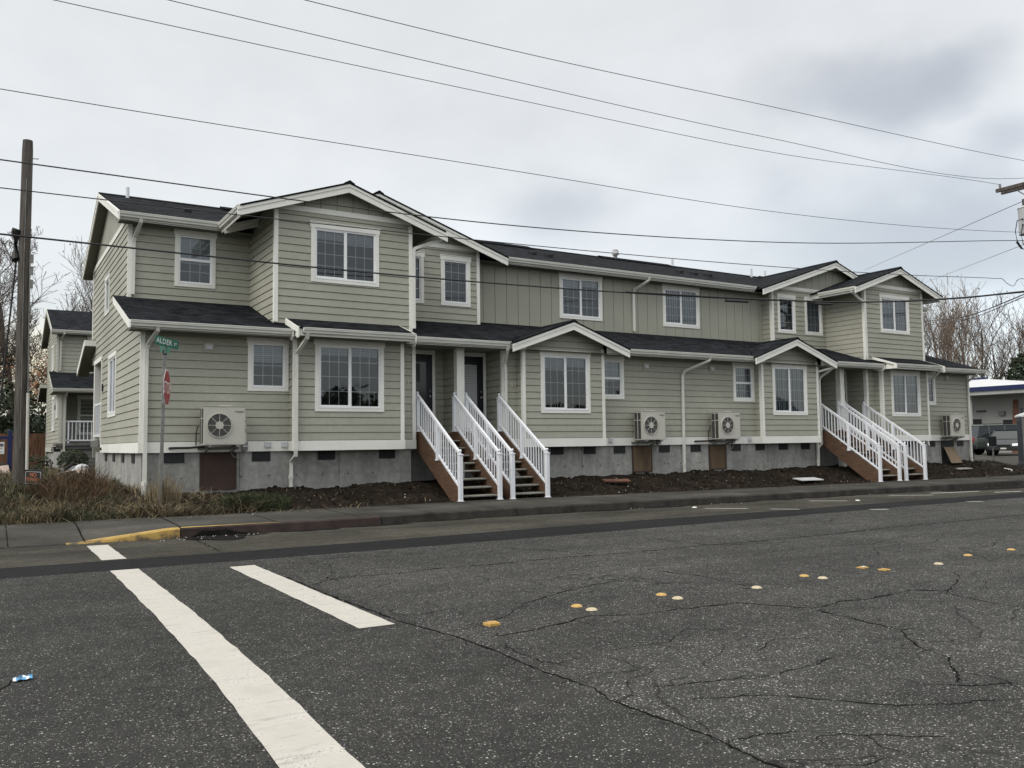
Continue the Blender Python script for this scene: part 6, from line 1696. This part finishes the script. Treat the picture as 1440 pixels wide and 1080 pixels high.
# ------------------------------------------------------------------ right pole, transformer and the overhead lines
px, py = 30.80, -3.45; zg = g(px)
t = thing('utility_pole', 'power pole at the right edge with double crossarm and grey transformer', 'utility pole', (px, py, zg))
m = MB(); m.tube([(px + .25, py - .1, zg), (px + .25, py - .1, 11.2)], .17, 'pole_wood', 14, True, .12); m.build('pole_shaft', t)
m = MB(); m.box(px - .02, px + .08, -4.85, -2.28, 10.22, 10.34, 'pole_wood'); m.box(px + .32, px + .42, -4.85, -2.28, 10.20, 10.32, 'pole_wood'); m.build('crossarm', t)
m = MB(); m.tube([(px + .1, -2.9, 10.2), (px + .15, -3.45, 9.7)], .02, 'galv', 5); m.tube([(px + .1, -4.1, 10.2), (px + .15, -3.55, 9.7)], .02, 'galv', 5); m.build('arm_brace', t)
for y in (-2.42, -3.32, -4.6):
    m = MB(); m.tube([(px + .03, y, 10.34), (px + .03, y, 10.40)], .03, 'galv', 7); m.tube([(px + .03, y, 10.40), (px + .03, y, 10.43), (px + .03, y, 10.50)], .05, 'ac_fin', 8, True, .035); m.build('insulator', t)
m = MB(); m.tube([(px + .08, -3.25, 8.50), (px + .08, -3.25, 9.42)], .26, 'grey_can', 18); m.tube([(px + .08, -3.25, 9.42), (px + .08, -3.25, 9.50)], .28, 'grey_can', 18, True, .18); m.box(px - .16, px - .10, -3.3, -3.2, 8.6, 9.1, 'grey_can')
tr_ = m.build('transformer', t)
m = MB(); m.tube([(px - .0, -3.2, 9.5), (px - .0, -3.2, 9.75)], .035, 'ac_dark', 8); m.tube([(px - .15, -3.25, 9.0), (px - .22, -3.25, 9.0)], .03, 'ac_dark', 6); m.tube([(px - .15, -3.25, 8.8), (px - .22, -3.25, 8.8)], .03, 'ac_dark', 6); m.build('bushing', tr_)
m = MB(); m.tube([(px - .2, -3.25, 9.0), (px - .55, -3.25, 8.9), (px - .70, -3.25, 8.5), (px - .62, -3.25, 8.2), (px - .3, -3.25, 7.95), (px + .1, -3.3, 7.9)], .016, 'wire', 6)
m.tube([(px - .2, -3.25, 8.8), (px - .34, -3.25, 8.5), (px - .25, -3.25, 8.15), (px + .1, -3.3, 7.85)], .016, 'wire', 6)
m.tube([(px - .65, -3.25, 8.15), (px - .35, -3.25, 7.95)], .035, 'wire', 6); m.build('jumper_cable', t)
def smooth_line(P, n=12):
    Q = [Vector(p) for p in P]; d = [0]
    for a, b2 in zip(Q, Q[1:]): d.append(d[-1] + (b2 - a).length)
    sl = []
    for i in range(len(Q)):
        if i == 0: t = (Q[1] - Q[0]) / (d[1] - d[0])
        elif i == len(Q) - 1: t = (Q[-1] - Q[-2]) / (d[-1] - d[-2])
        else:
            h0, h1 = d[i] - d[i - 1], d[i + 1] - d[i]
            t = ((Q[i] - Q[i - 1]) / h0 * h1 + (Q[i + 1] - Q[i]) / h1 * h0) / (h0 + h1)
        sl.append(t)
    out = []
    for i in range(len(Q) - 1):
        h = d[i + 1] - d[i]
        for k in range(n):
            s_ = k / n
            out.append(Q[i] * (2 * s_ ** 3 - 3 * s_ ** 2 + 1) + sl[i] * h * (s_ ** 3 - 2 * s_ ** 2 + s_) + Q[i + 1] * (-2 * s_ ** 3 + 3 * s_ ** 2) + sl[i + 1] * h * (s_ ** 3 - s_ ** 2))
    out.append(Q[-1]); return out
WR = [(-4.6, .0075, [(-30, 9.9), (4.68, 9.33), (8.63, 9.41), (16.19, 9.74), (28.26, 10.3), (30.83, 10.48)], 'topmost thin overhead line, entering at the top middle of the sky'),
      (-3.32, .0075, [(-30, 9.9), (2.74, 9.37), (9.34, 9.43), (17.5, 9.59), (30.19, 10.36), (30.83, 10.48)], 'second thin overhead line from the top'),
      (-2.42, .0075, [(-30, 9.8), (.76, 9.32), (9.96, 9.46), (18.65, 9.65), (30.63, 10.47), (30.83, 10.48)], 'third thin overhead line, tied to the near end of the crossarm'),
      (-3.2, .0075, [(-30, 7.9), (.1, 7.27), (9.43, 7.45), (17.62, 7.61), (29.71, 8.46), (30.6, 8.55)], 'fourth overhead line, alone across the middle of the sky'),
      (-3.3, .0125, [(-30, 6.7), (.12, 6.08), (9.35, 6.18), (17.47, 6.71), (29.58, 8.12), (30.7, 8.25)], 'twisted overhead cable grazing the top of the tall gable'),
      (-3.28, .010, [(-30, 6.2), (.14, 5.63), (9.35, 5.79), (17.44, 6.07), (24, 6.42), (28.7, 6.74), (29.05, 6.76), (29.4, 6.62), (29.75, 6.58), (30.0, 6.80), (30.9, 6.85)], 'overhead line crossing the roofs, with a small dip near the right pole')]
for Y, r_, P, lab in WR:
    m = MB(); m.tube(smooth_line([(x, Y, z) for x, z in P]), r_, 'wire', 5)
    o = m.build('overhead_line', loc=(0, Y, P[1][1])); tag(o, lab, 'overhead line', 'overhead lines along the street')
t = thing('overhead_cable', 'lowest and thickest black cable crossing the front of the upper windows', 'overhead cable', (0, -3.3, 4.9))
m = MB(); m.tube(smooth_line([(x, -3.3, z) for x, z in ((-30, 5.3), (.15, 4.88), (7.01, 4.85), (12.84, 4.97), (17, 5.13), (21.19, 5.36))]), .016, 'wire', 6); m.tube(smooth_line([(x, -3.3, z) for x, z in ((12.84, 4.985), (17, 5.145), (21.19, 5.375), (24.5, 5.68), (30.25, 6.4), (31, 6.5))]), .024, 'wire', 6)
m.tube(smooth_line([(x, -3.31, z) for x, z in ((23.5, 5.57), (27, 5.97), (30.25, 6.42), (31, 6.52))]), .032, 'wire', 6); m.build('cable', t)
m = MB()
for x0, x1, z in ((16.1, 16.9, 5.03), (19.5, 20.25, 5.21)): m.tube([(x0, -3.3, z), (x1, -3.3, z + .03)], .035, 'wire', 6); m.tube([(x0, -3.3, z + .06), (x0 + .1, -3.3, z)], .012, 'wire', 4); m.tube([(x1, -3.3, z + .1), (x1 - .1, -3.3, z + .03)], .012, 'wire', 4)
m.build('splice', t)
for P, r_, lab in (([(30.8, -3.4, 9.72), (68, 30, 16.8)], .012, 'thin wire running up from behind the roofs to the crossarm'), ([(30.8, -3.4, 8.2), (77, 30, 16.4)], .010, 'faint thin wire slanting behind the far gable to the transformer'),
                   ([(30.9, -3.3, 6.5), (38, 3, 7.0), (48.3, 12, 8.5)], .022, 'upper of the two service cables slanting down behind the farther gable'), ([(30.9, -3.3, 6.42), (38, 3, 6.85), (48.3, 12, 8.25)], .016, 'lower of the two service cables slanting down behind the farther gable')):
    m = MB(); m.tube(smooth_line(P), r_, 'wire', 5); tag(m.build('service_wire', loc=P[0]), lab, 'wire')

# ------------------------------------------------------------------ camera
cd = bpy.data.cameras.new('camera'); cam = bpy.data.objects.new('camera', cd); COL.objects.link(cam)
cd.sensor_width = 36; cd.lens = 1210 / 1440 * 36; cd.clip_end = 3000; cd.clip_start = .05
Rr = ((0.85217246, -0.52309268, -0.01327219), (-0.02498179, -0.0660072, 0.99750637), (0.52266434, 0.84971589, 0.06931731))
cam.matrix_world = Matrix(((Rr[0][0], Rr[1][0], -Rr[2][0], 0), (Rr[0][1], Rr[1][1], -Rr[2][1], -19), (Rr[0][2], Rr[1][2], -Rr[2][2], 1.45), (0, 0, 0, 1)))
SC.camera = cam

# ------------------------------------------------------------------ overcast sky and soft sun
W = bpy.data.worlds.new('World'); SC.world = W; W.use_nodes = True
nt = W.node_tree; bg = nt.nodes['Background']; out = nt.nodes['World Output']
SUN_EL, SUN_AZ = 46, 258     # azimuth clockwise from +Y: the sun stands behind cloud to the left and behind the photographer
sky = nt.nodes.new('ShaderNodeTexSky'); sky.sky_type = 'NISHITA'; sky.sun_disc = False; sky.sun_elevation = R(SUN_EL); sky.sun_rotation = R(SUN_AZ)
nt.links.new(sky.outputs[0], bg.inputs[0]); bg.inputs[1].default_value = .05
tc = nt.nodes.new('ShaderNodeTexCoord'); dirv = tc.outputs['Generated']
sp = nt.nodes.new('ShaderNodeSeparateXYZ'); nt.links.new(dirv, sp.inputs[0])
# base brightness by height: pale at the horizon band seen, brighter overhead as under real cloud
el = ramp(nt, [(.0, (.38, .385, .39)), (.03, (.64, .63, .59)), (.10, (.70, .69, .65)), (.30, (.735, .722, .68)), (.50, (.735, .722, .68)), (.75, (1.25, 1.225, 1.15)), (1.0, (1.6, 1.57, 1.48))], sp.outputs[2]).outputs[0]
mp = nt.nodes.new('ShaderNodeMapping'); mp.inputs['Scale'].default_value = (1, 1, 1.7); nt.links.new(dirv, mp.inputs[0])
n1 = noisen(nt, mp.outputs[0], 2.1, 6, .55); n2 = noisen(nt, mp.outputs[0], 6.0, 6, .6)
c = mixc(nt, 1, el, ramp(nt, [(.3, .90), (.7, 1.07)], n1).outputs[0], 'MULTIPLY')
c = mixc(nt, 1, c, ramp(nt, [(.35, .965), (.65, 1.03)], n2).outputs[0], 'MULTIPLY')
def dvec(x, y):
    v = Vector(((x - 720) / 1210, -(y - 540) / 1210, 1))
    return Vector((v.x * Rr[0][0] + v.y * Rr[1][0] + v.z * Rr[2][0], v.x * Rr[0][1] + v.y * Rr[1][1] + v.z * Rr[2][1], v.x * Rr[0][2] + v.y * Rr[1][2] + v.z * Rr[2][2])).normalized()
def cloud(c, d, rad, amt, col, nscale=7, soft=.5):
    """a darker or warmer patch of cloud round direction d"""
    wn_ = nt.nodes.new('ShaderNodeTexNoise'); wn_.inputs['Scale'].default_value = nscale; wn_.inputs['Detail'].default_value = 5; nt.links.new(mp.outputs[0], wn_.inputs['Vector'])
    sb = nt.nodes.new('ShaderNodeVectorMath'); sb.operation = 'SUBTRACT'; nt.links.new(wn_.outputs['Color'], sb.inputs[0]); sb.inputs[1].default_value = (.5, .5, .5)
    sc_ = nt.nodes.new('ShaderNodeVectorMath'); sc_.operation = 'SCALE'; nt.links.new(sb.outputs[0], sc_.inputs[0]); sc_.inputs['Scale'].default_value = rad * 1.3
    ad = nt.nodes.new('ShaderNodeVectorMath'); ad.operation = 'ADD'; nt.links.new(dirv, ad.inputs[0]); nt.links.new(sc_.outputs[0], ad.inputs[1])
    df = nt.nodes.new('ShaderNodeVectorMath'); df.operation = 'SUBTRACT'; nt.links.new(ad.outputs[0], df.inputs[0]); df.inputs[1].default_value = d
    sq = nt.nodes.new('ShaderNodeVectorMath'); sq.operation = 'MULTIPLY'; nt.links.new(df.outputs[0], sq.inputs[0]); sq.inputs[1].default_value = (1, 1, 1.5)
    ln = nt.nodes.new('ShaderNodeVectorMath'); ln.operation = 'LENGTH'; nt.links.new(sq.outputs[0], ln.inputs[0])
    mr = nt.nodes.new('ShaderNodeMapRange'); mr.interpolation_type = 'SMOOTHSTEP'; mr.inputs[1].default_value = rad * (1 - soft); mr.inputs[2].default_value = rad * 1.25; mr.inputs[3].default_value = amt; mr.inputs[4].default_value = 0
    nt.links.new(ln.outputs['Value'], mr.inputs[0])
    return mixc(nt, mr.outputs[0], c, col)
grey = (.40, .395, .385)
c = cloud(c, dvec(1330, 95), .075, .85, grey, soft=.9)
c = cloud(c, dvec(1225, 130), .085, .8, grey, soft=.9)
c = cloud(c, dvec(1110, 110), .06, .30, grey, soft=.9)
c = cloud(c, dvec(1415, 195), .05, .6, grey, soft=.9)
c = cloud(c, dvec(780, 300), .08, .6, grey, soft=.9)
c = cloud(c, dvec(1280, 385), .18, .8, grey, 5, soft=.8)
c = cloud(c, dvec(1440, 350), .12, .45, grey, 5, soft=.8)
c = cloud(c, dvec(700, 380), .12, .20, (.85, .87, .88), 5, soft=.8)
c = cloud(c, dvec(1380, 520), .12, .8, (.72, .74, .76), 5, soft=.8)
c = cloud(c, dvec(40, 510), .09, .8, (.95, .80, .52), 6, soft=.9)
bg2 = nt.nodes.new('ShaderNodeBackground'); nt.links.new(c, bg2.inputs[0]); bg2.inputs[1].default_value = 1.0
ad = nt.nodes.new('ShaderNodeAddShader'); nt.links.new(bg.outputs[0], ad.inputs[0]); nt.links.new(bg2.outputs[0], ad.inputs[1]); nt.links.new(ad.outputs[0], out.inputs[0])
sl = bpy.data.lights.new('sun', 'SUN'); sl.energy = 1.9; sl.angle = R(40); sl.color = (1, .95, .87)
so = bpy.data.objects.new('sun', sl); COL.objects.link(so)
sd = Vector((math.sin(R(SUN_AZ)) * math.cos(R(SUN_EL)), math.cos(R(SUN_AZ)) * math.cos(R(SUN_EL)), math.sin(R(SUN_EL))))
so.rotation_euler = sd.to_track_quat('Z', 'Y').to_euler(); so.location = (-20, -20, 30)
SC.view_settings.view_transform = 'Standard'; SC.view_settings.look = 'None'; SC.view_settings.gamma = 1; SC.view_settings.exposure = 0
SC.render.resolution_x = 1024; SC.render.resolution_y = 768
